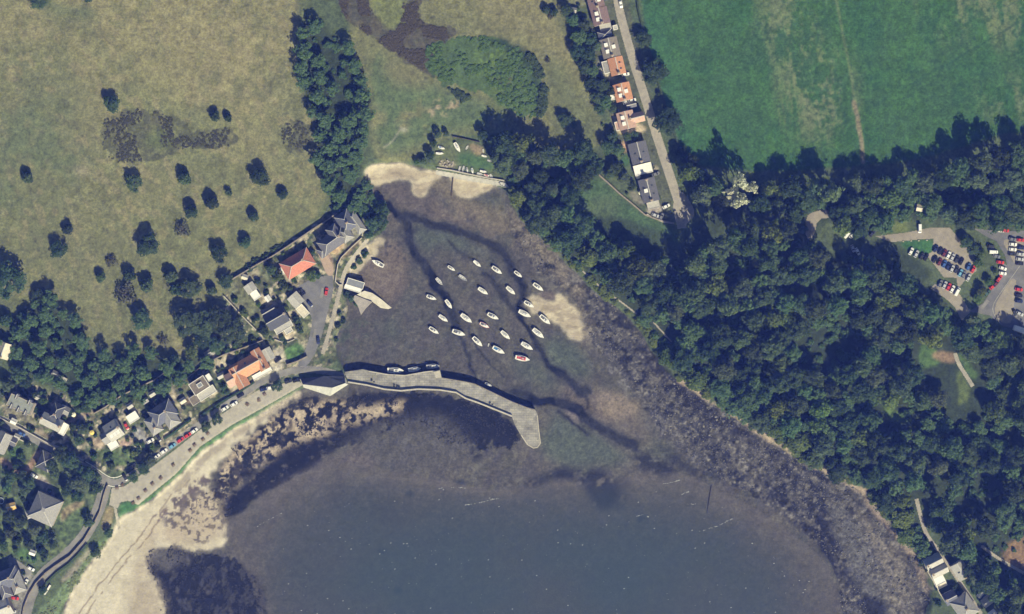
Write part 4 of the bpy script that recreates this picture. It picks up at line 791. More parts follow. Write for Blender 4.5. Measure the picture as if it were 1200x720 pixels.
for x, y, r, lab in [(867, 212, 8, 'pale cream flowering tree, uppermost lobe of the cluster in the dark wood'), (857, 226, 7, 'pale cream flowering tree, left of the cluster in the dark wood'), (868, 235, 8, 'pale cream flowering tree, lowest of the cluster in the dark wood'), (882, 221, 6, 'pale cream flowering tree, right of the cluster in the dark wood')]:
    tree(x, y, r * 1.3, lab, 'pale flowering trees', WHITE_M, 2.2, name='flowering_tree')
# trees standing among the houses and by the yard
YARD = [(513, 158, 5), (508, 168, 5), (504, 182, 6), (496, 189, 5), (488, 190, 4), (523, 157, 4), (578, 166, 8), (590, 176, 9), (604, 190, 10), (566, 158, 7), (592, 163, 10), (604, 172, 10), (620, 172, 9), (610, 200, 11), (634, 206, 10), (648, 222, 10), (625, 222, 11)]
for x, y, r in YARD: tree(x, y, r, 'dark broadleaf tree crowding round the small boat yard at the harbour head', 'trees round the boat yard', None, .8)
LANE = [(664, 12, 8), (672, 24, 8), (684, 30, 8), (678, 44, 10), (692, 46, 8), (676, 60, 10), (690, 64, 9), (700, 54, 7), (684, 78, 9), (694, 84, 8), (692, 96, 9), (706, 100, 9), (700, 114, 9), (710, 120, 9), (716, 106, 7), (704, 128, 7), (700, 8, 5), (718, 128, 6), (718, 160, 7), (712, 172, 9), (724, 176, 8), (735, 160, 6), (744, 158, 5), (722, 196, 8), (732, 210, 8), (714, 204, 7), (740, 218, 6), (764, 197, 3), (772, 232, 3)]
for x, y, r in LANE: tree(x, y, r, 'garden tree behind or beside the terrace along the straight lane', 'garden trees by the lane', None, .7)
VILT = [(447, 258, 9), (436, 262, 9), (448, 246, 9), (432, 275, 6), (442, 270, 7), (428, 298, 5), (421, 306, 5), (415, 313, 4),
        (318, 316, 7), (326, 324, 7), (331, 334, 6), (366, 296, 4), (365, 323, 7), (372, 322, 5), (340, 338, 4), (302, 330, 4), (292, 316, 4), (284, 365, 4), (275, 352, 4), (286, 368, 5), (335, 362, 4), (346, 372, 4), (350, 384, 5), (348, 376, 5), (310, 388, 6), (296, 398, 4), (330, 395, 4), (352, 388, 4),
        (408, 338, 4), (406, 345, 5), (412, 350, 5), (418, 356, 4), (398, 368, 3), (396, 382, 4), (402, 376, 4), (394, 398, 3),
        (82, 540, 12), (100, 556, 11), (72, 532, 11), (112, 572, 9), (92, 566, 12), (64, 556, 6), (60, 545, 8), (110, 560, 9), (78, 575, 8), (90, 582, 8), (104, 612, 7),
        (26, 558, 7), (34, 566, 8), (20, 546, 6), (12, 560, 8), (8, 572, 6), (28, 575, 7), (10, 606, 8), (24, 612, 8), (40, 622, 8), (50, 630, 8), (62, 638, 7), (34, 638, 7), (12, 625, 7), (4, 640, 7), (20, 634, 6), (48, 646, 6), (52, 652, 5), (40, 656, 4), (8, 618, 5),
        (20, 436, 9), (8, 452, 8), (30, 448, 8), (40, 462, 6), (50, 470, 6), (88, 470, 7), (100, 478, 7), (110, 470, 6), (82, 484, 5), (92, 480, 5), (44, 480, 5), (86, 500, 6), (97, 503, 7), (92, 516, 6), (110, 535, 5), (130, 546, 5), (125, 538, 4), (24, 534, 5), (32, 520, 5), (14, 530, 4), (38, 504, 4), (2, 496, 4),
        (147, 530, 4), (157, 532, 5), (160, 520, 4), (178, 524, 4), (185, 522, 4), (175, 478, 5), (168, 470, 5), (160, 466, 5), (184, 470, 4), (195, 462, 4), (206, 484, 4), (215, 478, 3), (262, 454, 5), (266, 460, 4), (255, 476, 3), (266, 410, 5), (276, 405, 4), (255, 412, 5), (246, 424, 5), (256, 434, 3), (334, 402, 3), (110, 648, 0)]
for x, y, r in VILT:
    if r: (tree if r > 6 else bush)(x, y, r, 'green garden tree among the houses above the beach' if r > 6 else 'small green garden bush beside the houses and lanes of the village', 'village trees' if r > 6 else 'village bushes', (random.choice(TREE_Y) if r > 6 else random.choice(BUSH_Y)) if random.random() < .2 else None, .8 if r > 6 else 1.1)
for x, y, r, lab in [(241, 500, 7, 'left one of two round dark trees on the parking verge'), (254, 491, 7, 'right one of two round dark trees on the parking verge'), (176, 540, 8, 'dark tree at the lower end of the row of parked cars'), (168, 549, 8, 'long dark tree beside the beach car park, upper'), (156, 560, 7, 'long dark tree beside the beach car park, lower'), (325, 452, 7, 'square dark tree between two parked cars by the sea wall'),
                   (112, 648, 7, 'round dark shrub at the edge of the sand'), (127, 625, 6, 'dark shrub beside the beach path'), (50, 692, 6, 'dark round tree beside the white wall by the promenade')]:
    tree(x, y, r, lab, None, None, .75)
# cottage gardens at the lower right
for x, y, r in [(1124, 694, 5), (1118, 688, 5), (1100, 708, 4), (1142, 694, 4), (1136, 684, 4), (1150, 704, 4), (1092, 655, 5), (1080, 660, 5), (1086, 668, 3), (1098, 690, 3)]:
    bush(x, y, r, 'green bush in the cottage gardens at the lower right', 'cottage garden bushes', None, 1.0)
# the island hedge and trees of the car park
for x, y, r, lab in [(1132, 284, 8, 'tree on the island between the two car parks, upper'), (1141, 292, 8, 'tree on the island between the two car parks, second'), (1150, 298, 7, 'tree on the island near the tarmac bend'), (1146, 308, 7, 'tree on the island above the shaded bays'), (1159, 330, 6, 'tree on the verge beside the red cars'), (1151, 341, 7, 'tree on the verge behind the red cars'), (1146, 350, 6, 'tree at the low end of the car park verge'), (1167, 320, 4, 'small tree on the verge beside the white cars')]:
    tree(x, y, r, lab, None, random.choice(TREE_Y) if r < 8 else None, .65)
print('trees', len(WL), 'extra', len(extra))

# --- boulders on the shore, weed, foam lines and white specks
def rocks(name, poly, n, rr, m, label, seed, dens=None):
    r = np.random.default_rng(seed); V = []; Fs = []; k = 0; poly = chaikin(poly, 1)
    x0, x1, y0, y1 = min(p[0] for p in poly), max(p[0] for p in poly), min(p[1] for p in poly), min(max(p[1] for p in poly), 760)
    X = r.uniform(x0, x1, n * 4); Y = r.uniform(y0, y1, n * 4); ok = inside(poly, X, Y) & (fbm(X, Y, 22, seed, 3) > (.45 if dens is None else dens)); X, Y = X[ok][:n], Y[ok][:n]
    base = np.array([(1, 0, 0), (.5, .87, 0), (-.5, .87, 0), (-1, 0, 0), (-.5, -.87, 0), (.5, -.87, 0), (.55, .25, .6), (-.2, .5, .65), (-.35, -.4, .55), (.25, -.35, .6)])
    fc = np.array([(0, 1, 6), (1, 7, 6), (1, 2, 7), (2, 3, 7), (3, 8, 7), (3, 4, 8), (4, 5, 8), (5, 9, 8), (5, 0, 9), (0, 6, 9), (6, 7, 9), (7, 8, 9)])
    zz = gza(X, Y)
    for i in range(len(X)):
        R = r.uniform(*rr) * (1 + (r.random() < .08) * 1.2); a = r.uniform(0, 6.28); c, s_ = math.cos(a), math.sin(a); b = base * (1 + r.uniform(-.22, .22, base.shape)); L = W(X[i], Y[i], zz[i])
        V.append(np.stack([(b[:, 0] * c - b[:, 1] * s_ * .8) * R + L[0], (b[:, 0] * s_ + b[:, 1] * c * .8) * R + L[1], b[:, 2] * R * .9 + L[2] - .08], 1)); Fs.append(fc + 10 * i)
    tag(link(name, indexed_mesh(name, np.concatenate(V), np.concatenate(Fs), m)), label, name, None, 'stuff')
M_ROCK = bpy.data.materials.new('shore_stone'); _nt, _b = nodes(M_ROCK); _g = _nt.nodes.new('ShaderNodeNewGeometry'); _r = _nt.nodes.new('ShaderNodeValToRGB')
_r.color_ramp.elements[0].color = (.032, .033, .038, 1); _r.color_ramp.elements[1].color = (.18, .172, .155, 1); _e = _r.color_ramp.elements.new(.6); _e.color = (.07, .069, .07, 1)
_nt.links.new(_g.outputs['Random Per Island'], _r.inputs[0]); _nt.links.new(_r.outputs[0], _b.inputs['Base Color']); _b.inputs['Roughness'].default_value = .85
rocks('shore_boulders', ROCK, 16000, (.16, .42), M_ROCK, 'loose grey boulders strewn along the rocky east shore', 5)
M_WEED = leafmat('wet_seaweed', (.022, .024, .030), (.05, .05, .055), .05, .05)
def weed(name, poly, n, seed, label, dens=.47):
    r = np.random.default_rng(seed); poly = chaikin(poly, 1); x0, x1, y0, y1 = min(p[0] for p in poly), max(p[0] for p in poly), min(p[1] for p in poly), min(max(p[1] for p in poly), 760)
    X = r.uniform(x0, x1, n * 4); Y = r.uniform(y0, y1, n * 4); ok = inside(poly, X, Y) & (fbm(X, Y, 12, seed, 3) > dens); X, Y = X[ok][:n], Y[ok][:n]; it = [(X[i], Y[i], r.uniform(.7, 2.0), r.uniform(.25, .5)) for i in range(len(X))]
    tag(merged(name, it, [v[:240] for v in LOW_V], M_WEED, .3), label, name, None, 'stuff')
weed('seaweed', WEED_W, 1100, 8, 'dark seaweed covering the rocks at the lower left of the bay'); weed('wrack', WEED_P, 1500, 9, 'dark weed clumps on the foreshore below the pier', .5)
weed('tideline_weed', [(205, 600), (245, 570), (300, 515), (400, 470), (440, 475), (400, 500), (320, 530), (262, 590), (240, 620)], 260, 12, 'scattered black weed on the upper sand', .56)
def foam():
    r = np.random.default_rng(3); V = []
    n = 0; pts = []
    wv = [([(300, 592), (318, 580), (335, 568), (352, 561)], 60), ([(352, 560), (372, 547)], 14), ([(472, 560), (482, 559), (495, 556)], 16), ([(514, 573), (530, 571), (545, 572)], 18), ([(545, 592), (560, 590), (575, 586), (584, 584)], 40), ([(778, 567), (790, 565), (796, 563)], 22), ([(798, 580), (808, 576)], 14), ([(806, 591), (815, 591)], 8), ([(745, 606), (752, 603), (760, 606)], 10), ([(820, 623), (838, 618), (858, 608)], 26), ([(300, 618), (315, 609), (330, 602)], 12)]
    for l, c in wv:
        l = chaikin(l, 2, False)
        for i in range(c):
            k = r.integers(0, len(l) - 1); t = r.random(); pts.append((l[k][0] * (1 - t) + l[k + 1][0] * t + r.normal() * .25, l[k][1] * (1 - t) + l[k + 1][1] * t + r.normal() * .25, r.uniform(.14, .3)))
    while n < 230:  # white dots scattered at random over the water
        x, y = r.uniform(320, 960), r.uniform(565, 725)
        if y > 590 + abs(x - 600) * .05 + r.uniform(-40, 40) and gz(x, y) < SEA - .15 : pts.append((x, y, r.choice([.12, .16, .2, .34]))); n += 1
    mb = []
    for x, y, R in pts:
        L = W(x, y, SEA + .05); a = r.uniform(0, .6); q = [(-R * 1.3, -.2 * R), (0, -.6 * R), (R * 1.3, 0), (0, .6 * R)]
        mb += [(L[0] + u * math.cos(a) - v * math.sin(a), L[1] + u * math.sin(a) + v * math.cos(a), L[2] + (0.06 if i % 2 else 0)) for i, (u, v) in enumerate(q)]
    tag(link('sea_foam_flecks', quads_mesh('sea_foam_flecks', np.array(mb), mat('white_foam_flecks', (.42, .44, .46), .6, .1))), 'white flecks and lines of foam on the dark water', 'foam', None, 'stuff')
foam()
# ------------------------------------------------------------------ houses
RM = {'slate': mat('roof_slate', (.125, .125, .145), .7, .25, 1.2, stripes=1.6), 'blue': mat('roof_blue_slate', (.105, .112, .15), .65, .25, 1.2, stripes=1.6), 'red': mat('roof_red_tile', (.44, .17, .12), .85, .22, 1.2, stripes=1.6),
      'orange': mat('roof_orange_tile', (.52, .26, .15), .85, .22, 1.2, stripes=1.6), 'pink': mat('roof_pink_tile', (.46, .31, .25), .85, .2, 1.2, stripes=1.6), 'maroon': mat('roof_maroon_tile', (.21, .145, .14), .85, .22, 1.2, stripes=1.6),
      'brown': mat('roof_grey_brown_tile', (.22, .195, .17), .85, .22, 1.2, stripes=1.6), 'grey': mat('roof_grey', (.27, .265, .26), .8, .2, 1.0, stripes=1.2), 'light': mat('roof_light_grey', (.38, .37, .345), .8, .18, 1.0), 'white': mat('roof_white', (.70, .69, .66), .6, .1, 1.0),
      'cream': mat('roof_cream', (.55, .50, .40), .8, .15, 1.0), 'felt': mat('roof_brown_felt', (.17, .145, .115), .9, .25, .8), 'green': mat('roof_green_grey', (.22, .235, .215), .85, .2, .8), 'panel': mat('roof_panel', (.20, .215, .24), .45, .15, .8), 'dark': mat('roof_shaded_dark_slate', (.06, .065, .085), .7, .2, 1.0, stripes=1.6), 'yellow': mat('roof_yellow_sheet', (.58, .38, .12), .7, .15, 1.0), 'concrete': mat('roof_pale_concrete', (.40, .40, .365), .85, .15, .6)}
WM = {'white': mat('wall_white_render', (.68, .66, .60), .9, .1, .7), 'stone': mat('wall_sandstone', (.34, .30, .24), .95, .25, 1.2, bump=.3), 'grey': mat('wall_grey_harl', (.42, .40, .37), .95, .15, 1.0)}
M_RIDGE = mat('ridge_tile_pale', (.46, .45, .42), .85, .15, 2.0); M_GLASS = mat('window_glass', (.045, .055, .07), .12, .1, 1.0, spec=.6); M_FRAME = mat('white_frame', (.72, .71, .68), .5, .08, 2.0); M_DOOR = mat('painted_door', (.12, .08, .07), .5, .1, 2.0); M_POT = mat('chimney_pot', (.40, .21, .13), .9, .2, 3.0)

def slab(mb, a, b, c, d, t):
    """a thick sheet over the quad a b c d (counter-clockwise from above)"""
    a, b, c, d = map(Vector, (a, b, c, d)); n = (b - a).cross(d - a).normalized() * t
    v = [a, b, c, d, a + n, b + n, c + n, d + n]
    mb.add(v, [(3, 2, 1, 0), (4, 5, 6, 7), (0, 1, 5, 4), (1, 2, 6, 5), (2, 3, 7, 6), (3, 0, 4, 7)])
def block(root, cx, cy, da, L, Wd, h, rh, kind, roof, wall, opts=()):
    """one wing: walls, roof, windows. cx, cy in metres in the house frame."""
    def piece(name, mb, m, par):
        o = link(name, mb.mesh(name, m), par)
        if par is root: o.location = (cx, cy, 0); o.rotation_euler = (0, 0, da)
        return o
    x, y = L / 2, Wd / 2; o = .35
    mb = MB(); mb.box(-x, x, -y, y, -1.2, h)
    if kind == 'gable':
        for sx in (-1, 1):
            e = sx * x; i = sx * (x - .3); mb.add([(e, -y, h), (e, y, h), (e, 0, h + rh), (i, -y, h), (i, y, h), (i, 0, h + rh)], [(0, 1, 2), (5, 4, 3), (0, 2, 5, 3), (1, 4, 5, 2)])
    w = piece('wall', mb, WM[wall], root)
    rb = MB(); ridge = MB(); s = rh / y if kind != 'flat' else 0
    if kind == 'gable':
        X = x + .2; ze = h - o * s + .06; zr = h + rh + .06
        slab(rb, (-X, -y - o, ze), (X, -y - o, ze), (X, 0, zr), (-X, 0, zr), .18); slab(rb, (X, y + o, ze), (-X, y + o, ze), (-X, 0, zr), (X, 0, zr), .18)
        ridge.box(-X, X, -.2, .2, zr + .12, zr + .27)
    elif kind in ('hip', 'pyramid'):
        X = x + o; Y = y + o; hi = 0 if kind == 'pyramid' else max(x - y, 0); ze = h + .04; zr = h + rh + .3
        v = [(-X, -Y, ze), (X, -Y, ze), (X, Y, ze), (-X, Y, ze), (-X, -Y, ze + .2), (X, -Y, ze + .2), (X, Y, ze + .2), (-X, Y, ze + .2)]
        k = .9 if kind == 'pyramid' else 0
        if kind == 'pyramid':
            v += [(-k, -k, zr), (k, -k, zr), (k, k, zr), (-k, k, zr)]; f = [(8, 9, 10, 11), (4, 5, 9, 8), (5, 6, 10, 9), (6, 7, 11, 10), (7, 4, 8, 11)]; tops = [8, 9, 10, 11]; ends = [(4, 8), (5, 9), (6, 10), (7, 11)]
        else:
            v += [(-max(hi, .05), 0, zr), (max(hi, .05), 0, zr)]; f = [(4, 5, 9, 8), (5, 6, 9), (6, 7, 8, 9), (7, 4, 8)]; ends = [(4, 8), (5, 9), (6, 9), (7, 8), (8, 9)]
        rb.add(v, [(3, 2, 1, 0), (0, 1, 5, 4), (1, 2, 6, 5), (2, 3, 7, 6), (3, 0, 4, 7)] + f)
        for a, b in ends: ridge.tube(Vector(v[a]) + Vector((0, 0, .05)), Vector(v[b]) + Vector((0, 0, .05)), .17, n=5)
    elif kind == 'flat':
        rb.box(-x - .12, x + .12, -y - .12, y + .12, h + .003, h + .22)
        for a in ((-x - .12, x + .12, -y - .12, -y + .18), (-x - .12, x + .12, y - .18, y + .12), (-x - .12, -x + .18, -y + .18, y - .18), (x - .18, x + .12, -y + .18, y - .18)): ridge.box(*a, h + .223, h + .45)
    elif kind == 'mono':
        slab(rb, (-x - .2, -y - o, h + .05), (x + .2, -y - o, h + .05), (x + .2, y + .05, h + rh), (-x - .2, y + .05, h + rh), .16)
        for sx in (-1, 1):
            e = sx * x; i = sx * (x - .25); mb2 = MB(); mb2.add([(e, -y, h), (e, y, h), (e, y, h + rh), (i, -y, h), (i, y, h), (i, y, h + rh)], [(0, 1, 2), (5, 4, 3), (0, 2, 5, 3), (1, 4, 5, 2)]); link('gable_wall', mb2.mesh('gable_wall', WM[wall]), w)
    r = piece('roof', rb, RM[roof], root)
    if ridge.v: link('ridge_tiles' if kind != 'flat' else 'parapet', ridge.mesh('ridge_tiles', M_RIDGE if kind != 'flat' else WM[wall]), r)
    if 'chimney' in opts or 'chimneys' in opts:
        for sx in ((-1, 1) if 'chimneys' in opts else (1,)):
            c = MB(); px_ = sx * (x - .6) if kind == 'gable' else sx * max(x - y, .6); zt = h + rh + 1.3; c.box(px_ - .45, px_ + .45, -.7, .7, h + rh * .5, zt); c.box(px_ - .52, px_ + .52, -.77, .77, zt + .003, zt + .15)
            cc = link('chimney', c.mesh('chimney', WM['stone']), r); p = MB(); [p.tube((px_, q, zt + .15), (px_, q, zt + .65), .15, .12, 8) for q in (-.4, .05, .45)]; link('chimney_pots', p.mesh('chimney_pots', M_POT), cc)
    if kind in ('gable', 'hip'):
        for k, (op, n) in enumerate([(q, int(q[-1])) for q in opts if q[:4] in ('dorm', 'skyl')]):
            sy = -1 if 'S' in op else 1
            for i in range(n):
                dx = (i + .5 - n / 2) * (L * .72 / n); dm = MB(); y0 = sy * y * .62; z0 = h + rh * .38
                if op[:4] == 'dorm':
                    dm.box(dx - .9, dx + .9, min(y0, y0 - sy * y * .5), max(y0, y0 - sy * y * .5), z0 - .4, z0 + 1.25); dr = MB(); dr.box(dx - 1.05, dx + 1.05, min(y0 + sy * .15, y0 - sy * y * .55), max(y0 + sy * .15, y0 - sy * y * .55), z0 + 1.253, z0 + 1.42)
                    dd = link('dormer', dm.mesh('dormer', WM['white']), r); dd.location = (0, 0, 0); link('dormer_roof', dr.mesh('dormer_roof', RM['white']), r)
                else:
                    za = h + rh * (1 - abs(y0) / y); yb = y0 - sy * 1.1; zb = h + rh * (1 - abs(yb) / y); pts = [(dx - .45, y0, za + .30), (dx + .45, y0, za + .30), (dx + .45, yb, zb + .30), (dx - .45, yb, zb + .30)]
                    if sy > 0: pts = pts[::-1]
                    slab(dm, *pts, .05); link('skylight', dm.mesh('skylight', M_GLASS), r)
    if h >= 2.6 and L > 5 and 'blank' not in opts:      # windows along the two long walls
        n = max(1, min(3, int(L / 4)))
        for sy in (-1, 1):
            for i in range(n):
                dx = (i + .5 - n / 2) * (L * .8 / n); g = MB(); fr = MB(); zc = h - 1.5; yy = sy * y
                g.box(dx - .45, dx + .45, min(yy + sy * .005, yy + sy * .04), max(yy + sy * .005, yy + sy * .04), zc - .6, zc + .6)
                for a in ((dx - .55, dx - .452, zc - .6, zc + .6), (dx + .452, dx + .55, zc - .6, zc + .6), (dx - .55, dx + .55, zc + .602, zc + .7), (dx - .55, dx + .55, zc - .7, zc - .602)): fr.box(a[0], a[1], min(yy + sy * .004, yy + sy * .07), max(yy + sy * .004, yy + sy * .07), a[2], a[3])
                f_ = link('window', fr.mesh('window', M_FRAME), w); link('window_pane', g.mesh('window_pane', M_GLASS), w) if False else f_
                gl = link('pane', g.mesh('pane', M_GLASS), f_)
    return w, r
FOOT = []
def house(px, py, ang, label, blocks, name='house', cat='house', group=None, door=True):
    """blocks: (dx, dy, da, L, W, wall height, roof height, kind, roof, wall, opts); dx, dy, L, W in survey pixels; dy runs down the photo before turning"""
    z = gz(px, py); hm = blocks[0][5] + blocks[0][6] * .4; f = 1 - (z + hm) / H
    FOOT.extend((px, py, ang, b) for b in blocks)
    root = thing(name, label, cat, ((px - 600) * S * f, (360 - py) * S * f, z), -rad(ang), group)
    for i, b in enumerate(blocks):
        block(root, b[0] * S, -b[1] * S, -rad(b[2]), b[3] * S, b[4] * S, b[5] + (.021 * i), b[6], b[7], b[8], b[9], b[10] if len(b) > 10 else ())
    if door and blocks[0][5] >= 2.5:
        b = blocks[0]; mb = MB(); yy = -b[4] * S / 2; mb.box(b[3] * S * .32 - .45, b[3] * S * .32 + .45, yy - .05, yy - .006, 0, 2.0); d = link('door', mb.mesh('door', M_DOOR), root); d.location = (b[0] * S, -b[1] * S, 0); d.rotation_euler = (0, 0, -rad(b[2]))
        hb = MB(); hb.box(b[3] * S * .32 + .28, b[3] * S * .32 + .36, yy - .11, yy - .052, .95, 1.05); link('handle', hb.mesh('handle', M_RIDGE), d)
    return root
A = 76    # bearing of the terrace along the lane, and of its ridges
house(698, 1, A, 'maroon roofed terrace house cut by the top edge of the photo', [(0, 0, 0, 17, 17, 4.6, 2.6, 'gable', 'maroon', 'stone', ('chimney', 'dormN1', 'skylS1'))], 'terrace_house', 'house', 'terrace houses by the lane')
house(703.5, 19, A, 'maroon roofed house with two white dormers beside the lane', [(0, 0, 0, 19, 18, 4.6, 2.6, 'gable', 'maroon', 'stone', ('chimney', 'dormS2'))], 'terrace_house', 'house', 'terrace houses by the lane')
house(709.5, 31.5, A - 90, 'flat grey roofed garage between the maroon and the brown roofed houses by the lane', [(0, 0, 0, 13, 8, 2.6, .2, 'flat', 'light', 'grey', ('blank',)), (11, 3.5, 0, 5, 5, 2.2, .2, 'flat', 'light', 'white', ('blank',))], 'garage', 'garage', None, False)
house(715, 56, A, 'grey brown tiled house with white dormers on both slopes', [(0, 0, 0, 22, 19, 4.6, 2.8, 'gable', 'brown', 'stone', ('chimney', 'dormS2', 'dormN1')), (-16, 2, 0, 9, 15, 3.2, 2.4, 'hip', 'blue', 'white', ('blank',))], 'terrace_house', 'house', 'terrace houses by the lane')
house(721, 78, A, 'orange tiled house with grey rear wing and pale patio beside the lane', [(0, -2, 0, 20, 16, 4.4, 2.6, 'gable', 'orange', 'white', ('chimney', 'skylN2')), (-2, 10, 0, 14, 8, 3, .8, 'flat', 'grey', 'white', ('blank',))], 'terrace_house', 'house', 'terrace houses by the lane')
house(730, 108, A, 'small orange tiled house with three white dormers beside the lane', [(0, 0, 0, 20, 18, 4.4, 2.6, 'gable', 'orange', 'white', ('chimney', 'dormS2', 'dormN1')), (2, 12, 0, 7, 6, 2.6, .2, 'flat', 'white', 'white', ('blank',))], 'terrace_house', 'house', 'terrace houses by the lane')
house(738, 140, A, 'wide pink tiled villa with cross wings on a pale terrace beside the lane', [(0, 4, 0, 20, 18, 4.6, 2.6, 'gable', 'pink', 'white', ('dormS2',)), (0, -8, 90, 18, 10, 4.4, 2.4, 'gable', 'pink', 'white', ('chimney',)), (4, 14, 0, 10, 8, 3, .3, 'flat', 'pink', 'white', ('blank',))], 'villa', 'house')
house(749, 179, A, 'blue grey slated cottage with white flat roofed garage at its end', [(0, 0, 0, 24, 20, 4.2, 2.4, 'gable', 'slate', 'grey', ('skylS1', 'skylN1', 'chimney')), (19.5, 0, 0, 11.5, 21, 3, .2, 'flat', 'white', 'white', ('blank',))], 'cottage', 'house')
house(760.5, 223, A, 'grey slated cottage at the foot of the lane with a light lean-to', [(0, 0, 0, 27, 18, 4.2, 2.5, 'gable', 'slate', 'grey', ('chimneys', 'dormS1', 'skylN2')), (17.5, -1, 0, 9, 14, 2.6, .2, 'flat', 'light', 'grey', ('blank',))], 'cottage', 'house')
house(735.5, 122, A - 90, 'low blue grey shed between the small orange house and the pink villa', [(4, 2, 0, 11, 5, 2.2, 1, 'gable', 'slate', 'grey', ('blank',))], 'shed', 'shed', None, False)
# the manor and the houses round the harbour lane
house(398, 272, -35, 'large many hipped slate roofed house at the head of the harbour lane', [(-12, 4, 0, 34, 17, 6, 3.4, 'hip', 'slate', 'stone', ('chimney',)), (13, -6, 90, 22, 17, 6.2, 3.6, 'hip', 'blue', 'stone', ('chimney',)), (-6, -1, 90, 20, 12, 6.3, 3.2, 'hip', 'slate', 'stone'), (4, 6, 90, 16, 12, 6.1, 3.0, 'hip', 'grey', 'stone'), (22, 2, 90, 26, 10, 5, 2.4, 'hip', 'grey', 'stone'), (-30, 7, 0, 9, 12, 4, 2.2, 'hip', 'slate', 'stone')], 'manor_house', 'house')
house(348.5, 309, -31, 'red tiled hipped house with a dark solar panel on its north slope', [(0, 0, 0, 36, 21, 3.6, 4.0, 'hip', 'red', 'white', ('chimney',)), (-2, 6, 0, 26, 9, 3, 1.2, 'gable', 'orange', 'white', ('blank',)), (-19, -2, 90, 8, 5, 2.6, .3, 'flat', 'white', 'white', ('blank',))], 'house', 'house')
house(295.5, 341, 55, 'white garden house with a pale two tone roof on the cottage lawn', [(-4, 0, 0, 10, 11, 2.8, 1.6, 'gable', 'light', 'white', ('blank',)), (6, 0, 0, 10, 9, 2.5, .3, 'flat', 'white', 'white', ('blank',))], 'garden_house', 'outbuilding', None, False)
house(325.5, 377, -30, 'dark slated house with a sunlit grey south slope and a curved pale terrace', [(0, -4, 0, 25, 18, 5, 3.2, 'gable', 'dark', 'grey', ('skylN2', 'chimney')), (2, 8, 0, 22, 9, 3.4, 1.0, 'flat', 'light', 'white'), (-4, -16, 0, 16, 9, 3.2, 1.4, 'gable', 'dark', 'grey', ('blank',)), (5, 15, 0, 9, 6, 2.6, .2, 'flat', 'light', 'white', ('blank',))], 'house', 'house')  # sun and shade of the slopes put into light and dark roofs
house(348, 353, 48, 'low grey outbuilding with pinkish end beside the harbour lane', [(-2, 0, 0, 14, 13, 3, 1.2, 'gable', 'light', 'white', ('blank',)), (13, 3, 0, 14, 9, 2.4, .3, 'flat', 'cream', 'white', ('blank',))], 'outbuilding', 'outbuilding', None, False)
house(289.5, 430, -29, 'long orange tiled villa with two cross gables facing the shore road', [(0, 0, 0, 38, 19, 4.4, 3.4, 'gable', 'orange', 'stone', ('chimney', 'skylN1')), (-14, 6, 90, 26, 13, 4.6, 3.2, 'gable', 'orange', 'stone'), (17, 0, 90, 26, 10, 4.6, 3.3, 'gable', 'orange', 'stone', ('chimney',)), (-23, 4, 0, 13, 15, 3.6, 2.2, 'gable', 'pink', 'stone'), (28, -1, 90, 14, 10, 3.2, 1.4, 'gable', 'light', 'white', ('blank',)), (11, 15, 0, 24, 5.5, 2.8, .6, 'flat', 'white', 'white', ('blank',))], 'villa', 'house')
house(233.5, 452, -33, 'modern house with brown flat roof, square rooflight and white front', [(0, 0, 0, 20, 15, 5.5, .3, 'flat', 'felt', 'white'), (2, 12, 0, 22, 9, 3.4, .3, 'flat', 'light', 'white'), (1, 0, 0, 6, 5, 6.2, .2, 'flat', 'panel', 'white', ('blank',)), (14, -2, 90, 8, 5, 3, .2, 'flat', 'white', 'white', ('blank',)), (-14, 11, 0, 11, 10, 3, .2, 'flat', 'felt', 'grey', ('blank',))], 'modern_house', 'house')
house(190, 487, -33, 'blue slated hipped house with a lower south west wing above the shore road', [(2, -2, 0, 28, 20, 5.2, 3.6, 'hip', 'blue', 'stone', ('chimney',)), (6, 6, 90, 24, 15, 5.0, 3.2, 'hip', 'grey', 'stone'), (-15, 4, 90, 20, 13, 4.6, 2.8, 'hip', 'grey', 'stone', ('chimney',))], 'villa', 'house')
house(132.5, 505, -33, 'white house with dark north slope and three white dormers above the lawn', [(0, 0, 0, 17, 20, 4.8, 3.2, 'gable', 'light', 'white', ('chimney', 'dormS3', 'skylN1')), (-12, 2, 0, 9, 12, 4.2, 2.4, 'gable', 'grey', 'white'), (-10, 14, 0, 11, 9, 2.8, .2, 'flat', 'white', 'white', ('blank',))], 'house', 'house')
house(155.5, 489.5, -33, 'white flat roofed garage right of the house with three dormers', [(0, 0, 0, 13, 10, 2.8, .2, 'flat', 'white', 'white', ('blank',))], 'garage', 'garage', None, False)
house(24, 474, 25, 'grey mansard roofed block with crow stepped dormers above the shore road', [(0, 0, 0, 29, 14, 6.6, .5, 'flat', 'green', 'stone', ('blank',)), (0, 0, 0, 30.5, 15.5, 5.2, .4, 'flat', 'slate', 'stone'), (-9, 6.5, 90, 5, 4, 6.2, 1.2, 'gable', 'slate', 'white', ('blank',)), (0, 6.5, 90, 5, 4, 6.2, 1.2, 'gable', 'slate', 'white', ('blank',)), (9, 6.5, 90, 5, 4, 6.2, 1.2, 'gable', 'slate', 'white', ('blank',)), (-8, -6.5, 90, 5, 4, 6.2, 1.2, 'gable', 'slate', 'white', ('blank',)), (8, -6.5, 90, 5, 4, 6.2, 1.2, 'gable', 'slate', 'white', ('blank',))], 'apartment_block', 'building')
house(60, 495, 26, 'stone house with light south roof and dark north wing by the shore road', [(0, 0, 0, 25, 13, 5.2, 3.0, 'gable', 'light', 'stone', ('chimneys',)), (0, -13, 90, 18, 12, 4.8, 2.8, 'hip', 'dark', 'stone', ('chimney',))], 'house', 'house')
